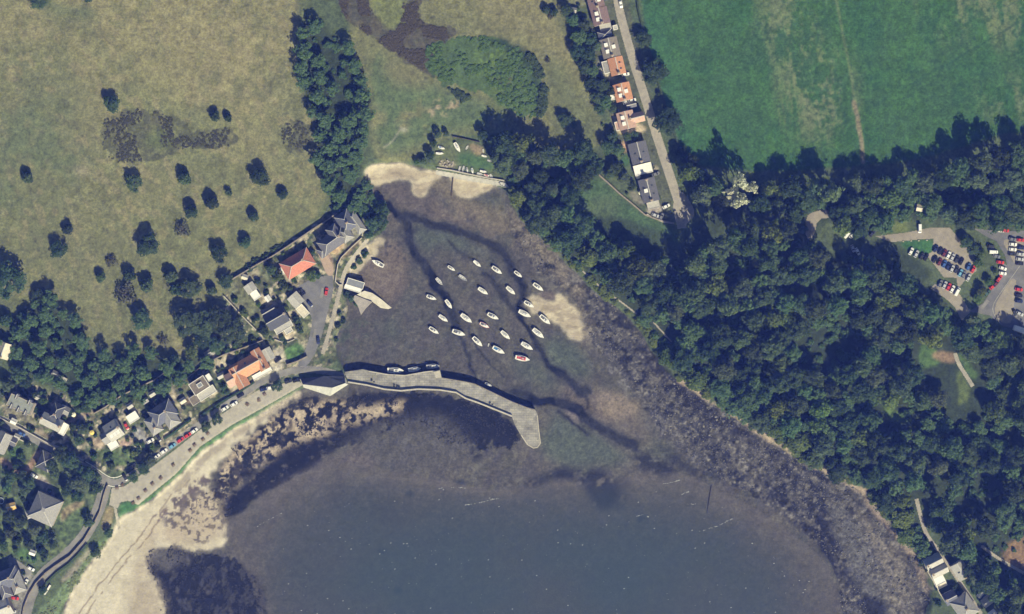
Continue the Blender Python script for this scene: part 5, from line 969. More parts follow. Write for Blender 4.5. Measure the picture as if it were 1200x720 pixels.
house(74.5, 503, -62, 'white flat roofed extension at the east end of the stone house', [(0, 0, 0, 14, 7, 3, .2, 'flat', 'white', 'white', ('blank',))], 'extension', 'outbuilding', None, False)
house(76, 481, 28, 'small grey roofed shed behind the stone house', [(0, 0, 0, 11, 8, 2.6, 1.4, 'gable', 'grey', 'grey', ('blank',))], 'shed', 'shed', None, False)
house(2, 519, 26, 'grey roofed house cut by the left edge below the shore road', [(0, 0, 90, 24, 14, 4.4, 2.6, 'gable', 'grey', 'stone', ('chimney',)), (10, -6, 0, 9, 8, 3, 1.4, 'gable', 'slate', 'stone', ('blank',))], 'house', 'house')
house(53, 541, 25, 'dark roofed house in the shade of tall trees below the shore road', [(0, 0, 0, 15, 20, 4, 2.4, 'hip', 'dark', 'grey')], 'house', 'house')
house(52, 597, 24, 'square slated villa with a pyramid roof and pale hips among trees', [(0, 0, 0, 30, 31, 6.2, 5.2, 'pyramid', 'grey', 'stone', ()), (-14, 13, 45, 8, 8, 4, 1.6, 'hip', 'light', 'stone', ('blank',))], 'villa', 'house')
house(13, 594, -15, 'small shed with a yellow roof beside the square villa', [(0, 0, 0, 10, 7, 2.3, .8, 'gable', 'yellow', 'white', ('blank',))], 'shed', 'shed', None, False)
house(8, 683, -22, 'blue slated house with many hips cut by the left edge', [(0, -4, 0, 30, 20, 5.4, 3.8, 'hip', 'blue', 'stone', ('chimney',)), (10, 4, 90, 24, 14, 5.2, 3.2, 'hip', 'grey', 'stone', ('chimney',)), (-6, 6, 90, 20, 12, 5, 3, 'hip', 'slate', 'stone')], 'villa', 'house')
house(2, 714, -22, 'light roofed house cut by the bottom left corner', [(0, 0, 0, 22, 18, 5, 2.8, 'gable', 'light', 'stone', ('chimney',))], 'house', 'house')
house(4, 411, 20, 'pale roofed house half hidden by trees at the left edge', [(0, 0, 90, 18, 14, 4.5, 2.6, 'gable', 'cream', 'white', ('chimney',))], 'house', 'house')
house(64, 438, 28, 'small grey hut with a pale path in the west wood', [(0, 0, 0, 6, 5, 2.4, 1, 'gable', 'grey', 'grey', ('blank',)), (9, 1, 0, 13, 4, 1.2, .2, 'flat', 'light', 'grey', ('blank',))], 'hut', 'shed', None, False)
house(247, 420, -30, 'cluster of grey garden sheds behind the orange villa', [(2, -6, 0, 12, 6, 2.2, .8, 'gable', 'grey', 'grey', ('blank',))], 'shed', 'shed', None, False)
# lower right cottages
house(1099, 668, 63, 'double ridged dark roofed cottage with a bright white flat extension above the shore', [(-10, 0, 90, 20, 13, 5, 3.4, 'gable', 'light', 'white', ('chimney',)), (2, -1, 90, 20, 11, 4.8, 3.0, 'gable', 'light', 'white', ('chimney',)), (12, 3, 0, 11, 12, 3, .2, 'flat', 'white', 'white', ('blank',)), (20, 3, 0, 5, 12, 1.2, .2, 'flat', 'cream', 'white', ('blank',))], 'cottage', 'house')
house(1126.5, 669, 57, 'light grey roofed cottage right of the narrow lane', [(0, 0, 0, 20, 15, 4.4, 2.6, 'gable', 'light', 'white', ('skylN1', 'skylS1', 'chimney'))], 'cottage', 'house')
house(1114, 701, 63, 'small dark slated cottage left of the narrow lane near the bottom edge', [(0, 0, 90, 14, 13, 4.4, 2.8, 'gable', 'blue', 'white', ('chimney',))], 'cottage', 'house')
house(1131, 712, 55, 'grey hipped house cut by the bottom edge left of the narrow lane', [(0, 0, 0, 26, 22, 5, 3.6, 'hip', 'grey', 'white', ('chimney',))], 'house', 'house')
house(1158.5, 704, -38, 'small grey gabled house right of the narrow lane near the bottom edge', [(0, 0, 0, 15, 9, 4, 2, 'gable', 'light', 'white', ('blank',))], 'cottage', 'house')
house(1163, 719, -38, 'white roofed shed cut by the bottom edge', [(0, 0, 0, 8, 5, 2.4, .8, 'gable', 'white', 'white', ('blank',))], 'shed', 'shed', None, False)
house(1149, 697, 40, 'tiny white shed in the garden right of the narrow lane', [(0, 0, 90, 8, 4, 2.2, .6, 'gable', 'white', 'white', ('blank',))], 'shed', 'shed', None, False)
house(1078, 244, 10, 'small pale roofed hut in a clearing north of the car park', [(0, 0, 0, 7, 6, 2.5, .8, 'gable', 'cream', 'stone', ('blank',))], 'hut', 'shed', None, False)
# boat club with its solar roof and concrete slipway
house(416, 334, 17, 'harbour boat club with panelled north slope and white south slope', [(0, -1.5, 0, 20, 8, 3.2, .9, 'flat', 'panel', 'white', ('blank',)), (-1, 5, 0, 20, 5, 2.9, .4, 'flat', 'white', 'white')], 'boat_club', 'building')
def slip(name, label, poly, z0, z1, m):
    """a concrete ramp falling from z0 to z1 along the polygon's length"""
    c0 = poly[0]; d = (poly[len(poly) // 2][0] - c0[0], poly[len(poly) // 2][1] - c0[1]); l2 = d[0] ** 2 + d[1] ** 2
    zt = [z0 + (z1 - z0) * max(0, min(1, ((p[0] - c0[0]) * d[0] + (p[1] - c0[1]) * d[1]) / l2)) for p in poly]
    n = len(poly); v = [W(p[0], p[1], z) for p, z in zip(poly, zt)]; v2 = [(q[0], q[1], -5) for q in v]
    mb = MB(); mb.add(v + v2, [tuple(range(n))[::-1], tuple(range(n, 2 * n))] + [(i, (i + 1) % n, n + (i + 1) % n, n + i) for i in range(n)])
    o = link(name, mb.mesh(name, m)); return tag(o, label, 'slipway')
M_SLIP = mat('slip_concrete', (.46, .43, .36), .9, .18, .4, bump=.2)
slip('slipway', 'pale concrete slipway running down from the boat club to the mud', [(427, 341), (436, 343.5), (447, 351), (459, 361), (455, 362.5), (446, 361), (436, 353.5), (418, 345.5)], .35, -2.7, M_SLIP)
slip('concrete_apron', 'flat concrete apron behind the boat club slipway', [(416, 346), (436, 354), (428, 362), (423, 369), (419, 358), (413, 350)], .3, .1, mat('apron_concrete', (.30, .275, .25), .9, .2, .4, bump=.2))

# ------------------------------------------------------------------ pier and sea walls
PIER = [(404, 436), (425, 433), (432, 434.5), (455, 438.5), (475, 439.5), (497, 435.5), (515.5, 433.5), (517.5, 442.5), (545, 447), (556, 449.5), (575, 458.5), (600, 470.5), (618, 477.5), (627, 480), (630, 486), (632, 505), (634, 520), (630.5, 525), (625, 526), (617.5, 521.5), (610, 510), (603, 497.5), (600, 489), (590, 485), (560, 473), (546, 468), (535, 461), (515, 458), (490, 457), (470, 459), (450, 457), (430, 452), (408, 448.5)]
pr = thing('harbour_pier', 'long curved grey stone pier with a bent seaward end', 'pier', G(520, 450))
inv = lambda p, z: (W(p[0], p[1], z)[0] - pr.location.x, W(p[0], p[1], z)[1] - pr.location.y)
mb = MB(); mb.prism([inv(p, .9) for p in PIER], -7, .9 - pr.location.z); link('pier_deck', mb.mesh('pier_deck', M_STONE), pr)
def wall_mb(line, w, z0, z1, org=(0, 0, 0), rel=True):
    """a wall along a survey polyline; heights above the ground when rel"""
    mb = MB(); n = len(line); L = []; R = []
    for i, p in enumerate(line):
        a = line[max(i - 1, 0)]; b = line[min(i + 1, n - 1)]; dx, dy = b[0] - a[0], b[1] - a[1]; l = math.hypot(dx, dy) or 1
        L.append((p[0] - dy / l * w / 2 / S, p[1] + dx / l * w / 2 / S)); R.append((p[0] + dy / l * w / 2 / S, p[1] - dx / l * w / 2 / S))
    v = []
    for (l, r), p in zip(zip(L, R), line):
        b = gz(*p) if rel else 0
        for q, z in ((l, b + z0), (r, b + z0), (r, b + z1), (l, b + z1)):
            x, y, zz = W(q[0], q[1], z); v.append((x - org[0], y - org[1], zz - org[2]))
    f = []
    for i in range(n - 1):
        o = 4 * i
        for k in range(4): f.append((o + k, o + (k + 1) % 4, o + 4 + (k + 1) % 4, o + 4 + k))
    f += [(3, 2, 1, 0), (4 * n - 4, 4 * n - 3, 4 * n - 2, 4 * n - 1)]
    mb.add(v, f); return mb
ol = tuple(pr.location)
par = [(408, 448), (430, 451.5), (450, 456.3), (470, 458.2), (490, 456.2), (515, 457.2), (534.5, 460.2), (545.5, 467), (560, 472), (590, 484), (600, 488)]
link('parapet', wall_mb(par, .8, .89, 2.3, ol, False).mesh('parapet', M_WALLP), pr)
kb = wall_mb([(432, 435.3), (455, 439.3), (475, 440.3), (497, 436.3), (515, 434.3)], .5, .89, 1.15, ol, False); link('kerb', kb.mesh('kerb', M_WALLP), pr)
kb = wall_mb([(518, 443.3), (545, 447.8), (556, 450.3), (575, 459.3), (600, 471.3), (618, 478.3), (626.5, 481)], .45, .89, 1.05, ol, False); link('kerb', kb.mesh('kerb', M_WALL), pr)
kb = wall_mb([(629.6, 487), (631.4, 505), (633.3, 519.5), (630, 524.3), (625, 525.3), (618, 521), (610.6, 509.6)], .5, .89, 1.2, ol, False); link('kerb', kb.mesh('kerb', M_WALLP), pr)
mb = MB(); mb.prism([inv(p, 1.6) for p in [(508, 436), (515.3, 434.3), (517, 442), (511, 443.5)]], .905 - ol[2], 1.7 - ol[2]); link('pier_step', mb.mesh('pier_step', M_WALLP), pr)
for i, (x, y) in enumerate([(440, 438.5), (462, 441), (484, 440.5), (505, 437.5), (530, 446.5), (565, 455.5), (608, 475.5), (627, 492), (630, 515)]):
    b = MB(); X, Y = inv((x, y), .9); z = .905 - ol[2]; b.tube((X, Y, z), (X, Y, z + .5), .16, .13, 8); b.tube((X, Y, z + .5), (X, Y, z + .62), .22, .22, 8); tag(link('bollard', b.mesh('bollard', mat('iron_bollard', (.05, .05, .05), .6)), None, (ol[0], ol[1], ol[2])), 'black iron mooring bollard on the edge of the stone pier', 'bollard', 'mooring bollards on the pier')
# harbour-side shelter at the root of the pier: long bent gabled roof
def bent_building():
    z = gz(380, 452); t = thing('harbour_shelter', 'long bent shelter with a pale seaward roof where the pier begins', 'building', W(380, 452, z)); o = t.location
    def pt(p, zz): q = W(p[0], p[1], z + zz); return (q[0] - o.x, q[1] - o.y, zz)
    N_ = [(352, 444.5), (380, 441), (404, 441.5)]; R_ = [(355, 450.5), (389, 454.5), (404.5, 449)]; S_ = [(356, 454), (387, 464), (408, 450.5)]
    wv = MB(); wv.prism([pt(p, 0)[:2] for p in N_ + S_[::-1]], -3.5, 2.6); w_ = link('wall', wv.mesh('wall', WM['grey']), t)
    for nm, a, b, za, zb, m in (('north_roof', N_, R_, 2.7, 5.2, RM['dark']), ('south_roof', R_, S_, 5.2, 2.7, RM['concrete'])):  # shaded north and sunlit south slope painted as two roof colours
        rb = MB()
        for i in range(2): slab(rb, pt(b[i], zb), pt(b[i + 1], zb), pt(a[i + 1], za), pt(a[i], za), .2)
        link('roof', rb.mesh(nm, m), t)
    g = MB()
    for i in (0, 2): g.add([pt(N_[i], 2.6), pt(S_[i], 2.6), pt(R_[i], 5.15)], [(0, 1, 2)])
    link('gable_wall', g.mesh('gable_wall', WM['grey']), t)
bent_building()
def wall(name, label, line, w, h, m, cat='wall', group=None): return tag(link(name, wall_mb(line, w, -.6, h).mesh(name, m)), label, cat, group)
wall('stone_wall', 'tall rubble boundary wall between the hill and the gardens of the harbour houses', [(268, 330), (278, 324), (300, 311), (320, 300), (340, 287), (362, 272), (385, 257), (404, 244), (412, 241)], .7, 2.4, M_WALL)
wall('garden_wall', 'thin pale wall slanting down the left side of the cottage garden', [(262, 347), (275, 361), (288, 375), (300, 387)], .5, 1.5, M_WALLP)
wall('stone_wall', 'garden wall behind the orange villa and the modern house', [(206, 452), (222, 441), (240, 427), (262, 416), (285, 408), (308, 399)], .6, 1.9, M_WALL)
wall('stone_wall', 'long back wall above the gardens of the white house', [(110, 485), (124, 477), (142, 464), (152, 459), (180, 446), (206, 428)], .7, 2.4, M_WALL)
wall('garden_wall', 'curling pale wall beside the manor drive and harbour path', [(424, 279), (412, 290), (400, 302), (396, 310), (394, 322), (393, 330), (397, 334), (401, 334)], .5, 1.4, M_WALLP)
wall('garden_wall', 'thin pale wall along the west side of the manor garden by the wood', [(412, 241), (417, 252), (423, 264), (425, 277)], .4, 1.3, M_WALLP)
wall('hedge', 'dark clipped field hedge along the straight lane', [(745, -20), (748, 10), (754, 36), (762, 62), (770, 92), (779, 122), (788, 150), (796, 172)], 1.0, 1.5, M_LEAF_D, 'hedge')
wall('stone_wall', 'low brown wall of the track beside the pocket meadow', [(696, 200), (712, 214), (726, 227), (742, 240), (756, 252), (772, 258), (790, 262)], .8, 1.1, M_WALL)
wall('sea_wall', 'stone wall separating the boat yard from the harbour sand', [(512, 197.2), (530, 200), (548, 204), (570, 208.5), (591, 212)], .7, 1.3, M_WALLP)
wall('groyne', 'short dark timber groyne on the harbour sand', [(531, 208), (530, 220), (529, 230)], .4, .7, M_BARK, 'groyne')
wall('promenade_wall', 'dark stone wall dividing the two levels of the promenade road', [(126, 569), (122, 580), (117, 600), (110, 614), (98, 634), (82, 652), (64, 664), (52, 673)], .7, 1.7, M_WALL)
wall('promenade_wall', 'lower length of the dividing wall at the promenade bend', [(51.5, 674), (42, 684), (34, 697), (28, 712), (25, 730)], .7, 1.7, M_WALL)
wall('promenade_hedge', 'ragged dark hedge between the promenade road and the dune grass', [(102, 638), (92, 650), (80, 662), (66, 672), (54, 684)], 1.2, 1.3, M_LEAF_D, 'hedge')
wall('white_wall', 'short white wall at the end of the dune path', [(59, 686), (56, 691), (52, 697)], 1.0, 1.2, WM['white'])
wall('road_wall', 'wall along the north side of the shore road below the stone house', [(0, 490), (26, 503), (62, 523), (98, 543)], .5, 1.2, M_WALLP)
wall('road_wall', 'wall along the south side of the shore road above the lawn', [(6, 508), (20, 514), (36, 521)], .6, 1.6, M_WALLP)
wall('road_wall', 'retaining wall beside the lawn below the dark house', [(336, 428), (348, 424), (360, 418)], .8, 2.2, M_WALL)
wall('garden_hedge', 'hedge along the shore road in front of the modern house', [(236, 487), (248, 479), (262, 470), (280, 460), (298, 448)], 1.0, 1.4, M_LEAF_D, 'hedge')
wall('garden_hedge', 'hedge along the shore road in front of the blue slated house', [(192, 515), (204, 507), (216, 498), (224, 492)], 1.0, 1.4, M_LEAF_D, 'hedge')
wall('cottage_wall', 'pale garden wall on the seaward side of the lower right cottages', [(1083, 660), (1086, 668), (1093, 680), (1101, 695), (1108, 706)], .5, 1.4, M_WALLP)
wall('cottage_wall', 'pale wall along the narrow lane beside the light grey cottage', [(1116, 665), (1121, 672), (1126, 680)], .4, 1.2, M_WALLP)
wall('yard_fence', 'dark fence along the top of the boat yard', [(530, 160), (545, 163), (562, 167)], .25, 1.2, M_BARK, 'fence')
wall('terrace_wall', 'curved pale terrace wall below the dark slated house', [(322, 398), (330, 401), (338, 401), (345, 398)], .4, 1.1, M_WALLP)
wall('lane_wall', 'curved pale wall at the foot of the lane by the grey cottage', [(758, 251), (766, 256), (776, 260), (788, 262)], .5, 1.0, M_WALLP)
M_KEELW = mat('rusty_pipe', (.065, .06, .058), .9, .2)
wall('outfall_pipe', 'straight dark outfall pipe running down from the rocky shore into the water', [(834, 570), (832, 582), (829, 602)], .35, .7, M_KEELW, 'pipe')
# ------------------------------------------------------------------ boats
M_HULL = mat('white_gelcoat', (.78, .77, .74), .35, .06, 1.5, spec=.5); M_HULLG = mat('grey_hull', (.36, .37, .39), .5, .1, 1.5); M_DECK = mat('deck_cream', (.72, .71, .67), .5, .08, 2.0); M_DECKG = mat('grey_deck', (.42, .42, .42), .6, .12, 2.0)
M_RED = mat('red_paint', (.50, .06, .06), .4, .1, 1.5); M_BLUEC = mat('blue_cover', (.05, .17, .36), .7, .15, 2.0); M_NAVYC = mat('navy_cover', (.03, .04, .08), .7, .15, 2.0); M_DARK = mat('cockpit_dark', (.07, .07, .075), .7, .15, 2.0); M_MAST = mat('alloy_mast', (.55, .56, .58), .35, .05, 2.0, metal=.6); M_KEEL = mat('antifoul', (.09, .07, .07), .8, .15, 1.0); M_BUOY = mat('orange_buoy', (.6, .2, .05), .5)
def hull_sec(L, B, n=11):
    out = []
    for i in range(n):
        t = i / (n - 1); x = -L / 2 + L * t; b = B / 2 * (.74 + .26 * math.sin(min(t / .45, 1) * math.pi / 2)) * (1 - max(0, (t - .45) / .55) ** 2.1); sh = .16 * (t - .35) ** 2 * 4 * .5
        out.append((x, max(b, .02), sh))
    return out
BOATM = {}
def boat_meshes(kind):
    """a boat about 7 m long, built once for each kind: {part: (mesh, parent part)}"""
    if kind in BOATM: return BOATM[kind]
    L, B = 7.0, 2.45; D = 1.15; P_ = {}; hm = {'grey': M_HULLG, 'greyopen': M_HULLG}.get(kind, M_HULL); dm = {'red': M_DECK, 'grey': M_DECKG}.get(kind, M_DECK)
    sec = hull_sec(L, B); v = []; f = []
    for x, b, sh in sec: v += [(x, -b, D + sh), (x, -b * .92, D * .55), (x, -b * .45, D * .1), (x, 0, 0), (x, b * .45, D * .1), (x, b * .92, D * .55), (x, b, D + sh)]
    for i in range(len(sec) - 1):
        for k in range(6): f.append((7 * i + k, 7 * i + k + 1, 7 * i + 8 + k, 7 * i + 7 + k))
    f.append(tuple(range(7)))
    P_['hull'] = (mesh_from('hull', v, f, hm, True), None)
    opn = kind in ('open', 'greyopen')
    mb = MB(); dz = -.06 if not opn else -.55
    vv = []; 
    for x, b, sh in sec: vv += [(x, -b * .97, D + sh + dz), (x, 0, D + sh + dz + (.07 if not opn else 0)), (x, b * .97, D + sh + dz)]
    mb.add(vv, [(3 * i + k, 3 * i + 3 + k, 3 * i + 4 + k, 3 * i + 1 + k) for i in range(len(sec) - 1) for k in (0, 1)])
    P_['deck'] = (mb.mesh('deck', M_DECKG if opn else dm), None)
    mb = MB()      # gunwale rubbing strip
    for i in range(len(sec) - 1):
        for s in (-1, 1): mb.tube((sec[i][0], s * sec[i][1], D + sec[i][2]), (sec[i + 1][0], s * sec[i + 1][1], D + sec[i + 1][2]), .07 if not opn else .16, n=5)
    mb.tube((sec[0][0], -sec[0][1], D + sec[0][2]), (sec[0][0], sec[0][1], D + sec[0][2]), .08, n=5)
    P_['gunwale'] = (mb.mesh('gunwale', M_RED if kind == 'redhull' else hm), None)
    if opn:
        mb = MB(); [mb.box(x - .16, x + .16, -.95 + abs(x) * .12, .95 - abs(x) * .12, D - .3, D - .24) for x in (-2.2, -.5, 1.3)]; P_['thwart'] = (mb.mesh('thwart', M_HULL), None)
    else:
        x0, x1 = (-.9, 1.5) if kind != 'cabin' else (-1.4, .6); hh = .42 if kind != 'cabin' else 1.1
        mb = MB(); mb.box(x0, x1, -.72, .72, D - .02, D + hh, .18, .14); P_['cabin'] = (mb.mesh('cabin', {'red': M_RED, 'cabin': M_HULL}.get(kind, M_HULL)), None)
        mb = MB(); [mb.box(x0 + .35, x1 - .45, min(s * .62, s * .705), max(s * .62, s * .705), D + hh * .4, D + hh * .72) for s in (-1, 1)]; mb.box(x1 - .30, x1 - .06, -.4, .4, D + hh * .35, D + hh * .7); P_['window'] = (mb.mesh('window', M_GLASS), 'cabin')
        mb = MB(); mb.box(x0 + .75, x0 + 1.5, -.34, .34, D + hh + .002, D + hh + .05); P_['hatch'] = (mb.mesh('hatch', M_DARK if kind in ('yacht', 'cabin') else M_DECKG), 'cabin')
        mb = MB(); mb.box(-2.9, x0 - .08, -.58, .58, D - .05, D + .06); P_['cockpit'] = (mb.mesh('cockpit', {'blue': M_BLUEC, 'red': M_RED, 'covered': M_HULL, 'plain': M_DECKG, 'grey': M_NAVYC}.get(kind, M_DARK)), None)  # raised slab; the default dark colour stands for shade in a recess
        mb = MB()
        for s in (-1, 1): mb.box(-2.95, x0 - .05, min(s * .6, s * .72), max(s * .6, s * .72), D - .05, D + .22)
        P_['coaming'] = (mb.mesh('coaming', M_HULL), None)
        if kind not in ('cabin',):
            mb = MB(); mb.tube((1.0, 0, D), (1.0, 0, D + 8.2), .065, .045, 7); P_['mast'] = (mb.mesh('mast', M_MAST), None)
            mb = MB(); mb.tube((.95, 0, D + 1.15), (-2.3, 0, D + 1.05), .09, .07, 6); P_['boom'] = (mb.mesh('boom', M_BLUEC if kind == 'blue' else M_MAST), 'mast')
        mb = MB(); mb.box(-3.75, -3.52, -.16, .16, D - .5, D + .35); P_['outboard'] = (mb.mesh('outboard', M_DARK), None)
    mb = MB()
    if not opn:
        for s in (-1, 1): mb.box(-.7, .7, s * .55 - .06, s * .55 + .06, -.45, .18)
        P_['keel'] = (mb.mesh('keel', M_KEEL), None)
    BOATM[kind] = P_; return P_
def boat(px, py, L, ang, kind, label, group, name='sailing_boat', zb=None):
    z = (gz(px, py) if zb is None else zb); k = L * S / 7.0 * .90; lift = 0 if kind in ('open', 'greyopen') else .42 * k
    t = thing(name, label, 'boat', W(px, py, z + lift), -rad(ang), group, (k, k, k)); made = {}
    for nm, (me, par) in boat_meshes(kind).items(): made[nm] = link(nm, me, made[par] if par else t)
    return t
BOATS = [(514.8, 330, 11.5, 48, 'open', 'small open white dinghy in the dark creek'), (529.2, 314.8, 11, 34, 'yacht', 'small white boat with black cockpit between the open white dinghy and the grey one'), (542.6, 326, 12.6, 35, 'greyopen', 'slim grey open boat on the mud near the top of the moorings'),
 (559.4, 309.4, 12, 40, 'covered', 'all white covered boat, uppermost on the moorings'), (566.2, 341.4, 14.6, 34, 'plain', 'white boat with a grey cockpit in the middle of the mud, right of the creek'), (582.5, 317, 15.4, 36, 'yacht', 'white yacht with black cockpit at the top of the moorings, second from the right'),
 (607.4, 321.7, 12.2, 38, 'yacht', 'short white yacht at the upper right beside the right hand creek'), (598.7, 340.8, 14.6, 42, 'plain', 'white yacht with a round grey cockpit in the bend of the right hand creek'), (630.9, 336.8, 15.6, 36, 'yacht', 'white yacht on the stony edge right of the moorings, above the sand spit'),
 (505.8, 349, 13.4, 21, 'yacht', 'white yacht left of the dark creek, pointing more to the right than the rest'), (526, 356.8, 13.8, 55, 'plain', 'white yacht lying in the dark creek bed, pointing steeply down'), (519.7, 373.4, 14, 36, 'plain', 'narrow white boat just left of the dark creek'),
 (546.7, 373.4, 17.4, 37, 'plain', 'large white yacht just right of the dark creek'), (568, 381.5, 13.8, 27, 'redhull', 'white boat with a red line round the hull in the middle of the moorings'), (577.9, 371, 15.8, 27, 'yacht', 'white yacht right above the boat with the red line'),
 (620.2, 357, 14.4, 31, 'yacht', 'white boat with its bow on the sand spit'), (615.1, 368, 17.4, 27, 'plain', 'large white yacht in the creek left of the sand spit'), (638.9, 375, 17, 41, 'yacht', 'white yacht lying on the edge of the sand spit'), (631, 391, 18, 40, 'plain', 'large white yacht below the sand spit'),
 (592.5, 393, 15.2, 43, 'plain', 'white yacht alone in the middle of the lower moorings'), (508.7, 387.6, 14.4, 34, 'yacht', 'leftmost white boat of the lower moorings'), (537.8, 390.3, 17.5, 19, 'yacht', 'long white yacht across the foot of the dark creek'), (559.8, 400.7, 16.6, 44, 'yacht', 'white yacht beside the small trickle above the pier'),
 (584.5, 410.6, 17.2, 29, 'blue', 'white yacht with a bright blue cockpit cover'), (617.8, 406, 17, 31, 'plain', 'white yacht above the red decked boat'), (612.5, 420.3, 19, 12, 'red', 'boat with a red deck, lowest on the moorings'), (572.5, 404.6, 4.5, 105, 'open', 'tiny white tender beside the blue covered yacht'),
 (443, 308.8, 17, 207, 'yacht', 'lone white yacht on the sand west of the moorings, bow up and left')]
for b in BOATS: boat(*b, 'boats on the drying moorings', 'tender' if b[2] < 6 else ('dinghy' if 'open' in b[4] else 'sailing_boat'))
for b in [(463.7, 434.2, 21, 2, 'yacht', 'longest white yacht alongside the pier, left of three'), (486, 432.8, 16.5, -8, 'plain', 'white yacht alongside the pier, middle of three'), (507.6, 429.4, 17.5, -3, 'grey', 'white and grey yacht alongside the pier, right of three'), (572.5, 451, 10, 25, 'grey', 'small grey boat close under the bend of the pier')]:
    boat(*b, 'boats lying alongside the pier')
for b in [(536, 173, 14, 60, 'plain', 'white keelboat ashore at the top of the boat yard'), (517.6, 173.6, 9, 20, 'blue', 'blue and white dinghy under trees at the left of the yard'), (515.4, 180, 10, 2, 'covered', 'white dinghy at the left edge of the yard'), (547.4, 173, 6, -60, 'open', 'small white dinghy right of the keelboat'), (566.4, 177.2, 5, 80, 'open', 'tiny white dinghy at the top right of the yard'),
          (568, 183.2, 8, 12, 'covered', 'slim white dinghy at the right of the yard'), (574, 189, 7, 20, 'greyopen', 'grey dinghy at the right of the yard'), (579.8, 188, 8, 80, 'red', 'red covered dinghy at the right edge of the yard'), (553.6, 200.6, 7.5, 78, 'blue', 'bright blue covered dinghy by the yard wall'), (547.6, 199.5, 7, 75, 'grey', 'dark covered dinghy left of the blue one by the yard wall'),
          (566.5, 201.2, 9, 10, 'covered', 'white dinghy behind the row at the yard wall'), (562.5, 204.3, 8, 12, 'open', 'white open dinghy at the yard wall'), (570.5, 205.8, 8, 14, 'red', 'red dinghy at the yard wall'), (576, 207.2, 7, 60, 'open', 'white dinghy right of the red one at the yard wall'), (584.4, 201, 6, 25, 'blue', 'little blue and white dinghy at the right end of the yard'), (591, 217.3, 13, 25, 'greyopen', 'large pale grey boat below the right end of the yard wall'),
          (538.6, 198.5, 8, 105, 'greyopen', 'slim grey dinghy left of the dark one by the yard wall'), (543, 198.2, 8, 105, 'greyopen', 'second slim grey dinghy by the yard wall')]:
    boat(*b, 'dinghies ashore in the boat yard', 'dinghy')

# ------------------------------------------------------------------ cars
CARC = {'white': (.72, .72, .71), 'silver': (.42, .43, .45), 'grey': (.16, .165, .18), 'dark': (.035, .037, .045), 'black': (.018, .018, .022), 'red': (.50, .045, .04), 'blue': (.05, .11, .30), 'lightblue': (.16, .36, .52), 'maroon': (.13, .03, .035), 'navy': (.02, .03, .09), 'green': (.05, .10, .07)}
M_TYRE = mat('tyre', (.02, .02, .02), .9); M_CGLASS = mat('car_glass', (.02, .024, .03), .08, .05, 1, spec=.6); M_LAMP = mat('headlamp', (.6, .6, .58), .15)
CARM = {}
def car_meshes(col, van):
    k = (col, van)
    if k in CARM: return CARM[k]
    m = mat('paint_' + col, CARC[col], .28, .04, 1, spec=.55); P_ = {}; L, Wd = (4.9, 1.95) if van else (4.25, 1.78)
    st = [(-L / 2, .80, .35, .62), (-L / 2 + .12, .90, .28, .86), (-L / 2 + .7, 1, .22, .95), (0, 1, .22, .92), (L / 2 - 1.1, 1, .22, .90), (L / 2 - .35, .95, .24, .78), (L / 2, .74, .34, .60)]
    v = []; f = []
    for x, w_, zb, zt in st:
        y = Wd / 2 * w_; v += [(x, -y, zb), (x, -y, zt - .12), (x, -y * .86, zt), (x, y * .86, zt), (x, y, zt - .12), (x, y, zb)]
    for i in range(len(st) - 1):
        for q in range(6): f.append((6 * i + q, 6 * i + (q + 1) % 6, 6 * i + 6 + (q + 1) % 6, 6 * i + 6 + q))
    f += [(5, 4, 3, 2, 1, 0), tuple(range(6 * len(st) - 6, 6 * len(st)))]
    me = mesh_from('body', v, [q[::-1] for q in f], m); P_['body'] = me
    x0, x1, zt = (-2.3, 1.75, 1.95) if van else (-1.75, 1.05, 1.44)
    mb = MB(); v = [(x0, -.78, .86), (x1, -.78, .86), (x1, .78, .86), (x0, .78, .86), (x0 + .45 * (not van), -.62, zt), (x1 - .75 + .25 * van, -.62, zt), (x1 - .75 + .25 * van, .62, zt), (x0 + .45 * (not van), .62, zt)]
    mb.add(v, [(4, 5, 6, 7), (0, 1, 5, 4), (1, 2, 6, 5), (2, 3, 7, 6), (3, 0, 4, 7)]); P_['windows'] = mb.mesh('windows', M_CGLASS)
    mb = MB(); mb.box(x0 + .42 * (not van) - .03 * van, x1 - .72 + .25 * van, -.66 - .12 * van, .66 + .12 * van, zt + .002, zt + .07, .06, .05)
    if van: mb.box(x0 - .03, .55, -.86, .86, .8, zt - .002, .02, .06)
    P_['roof'] = mb.mesh('roof', m)
    w = MB(); w.tube((0, -.11, 0), (0, .11, 0), .32, .32, 12); P_['wheel'] = w.mesh('wheel', M_TYRE); h = MB(); h.box(-.04, .04, -.2, .2, -.07, .07); P_['headlight'] = h.mesh('headlight', M_LAMP)
    CARM[k] = P_; return P_
def car(px, py, ang, col, label, group, van=False, sc=1.0, full=True):
    z = gz(px, py) + .15; P_ = car_meshes(col, van); t = thing('van' if van else 'parked_car', label, 'van' if van else 'car', W(px, py, z), -rad(ang), group, (sc, sc, sc))
    link('body', P_['body'], t); link('roof', P_['roof'], t); link('windows', P_['windows'], t)
    if full:
        for x in (-1.35, 1.4):
            for y in (-.8, .8): link('wheel', P_['wheel'], t, (x, y, .3))
    return t
def row(items, where, group, full=True):
    cnt = {}; tot = {}
    for it in items: tot[it[3]] = tot.get(it[3], 0) + 1
    for it in items:
        x, y, a, c = it[:4]; van = len(it) > 4 and it[4] == 'van'; cn = {'lightblue': 'light blue', 'dark': 'dark grey'}.get(c, c); cnt[c] = cnt.get(c, 0) + 1; nm = 'van' if van else 'car'
        lab = f'{cn} {nm} {where}' if tot[c] == 1 else f'{oth(cnt[c] - 1)} {cn} {nm} from the left {where}'
        car(x, y, a, c, lab, group, van, 1.0, full)
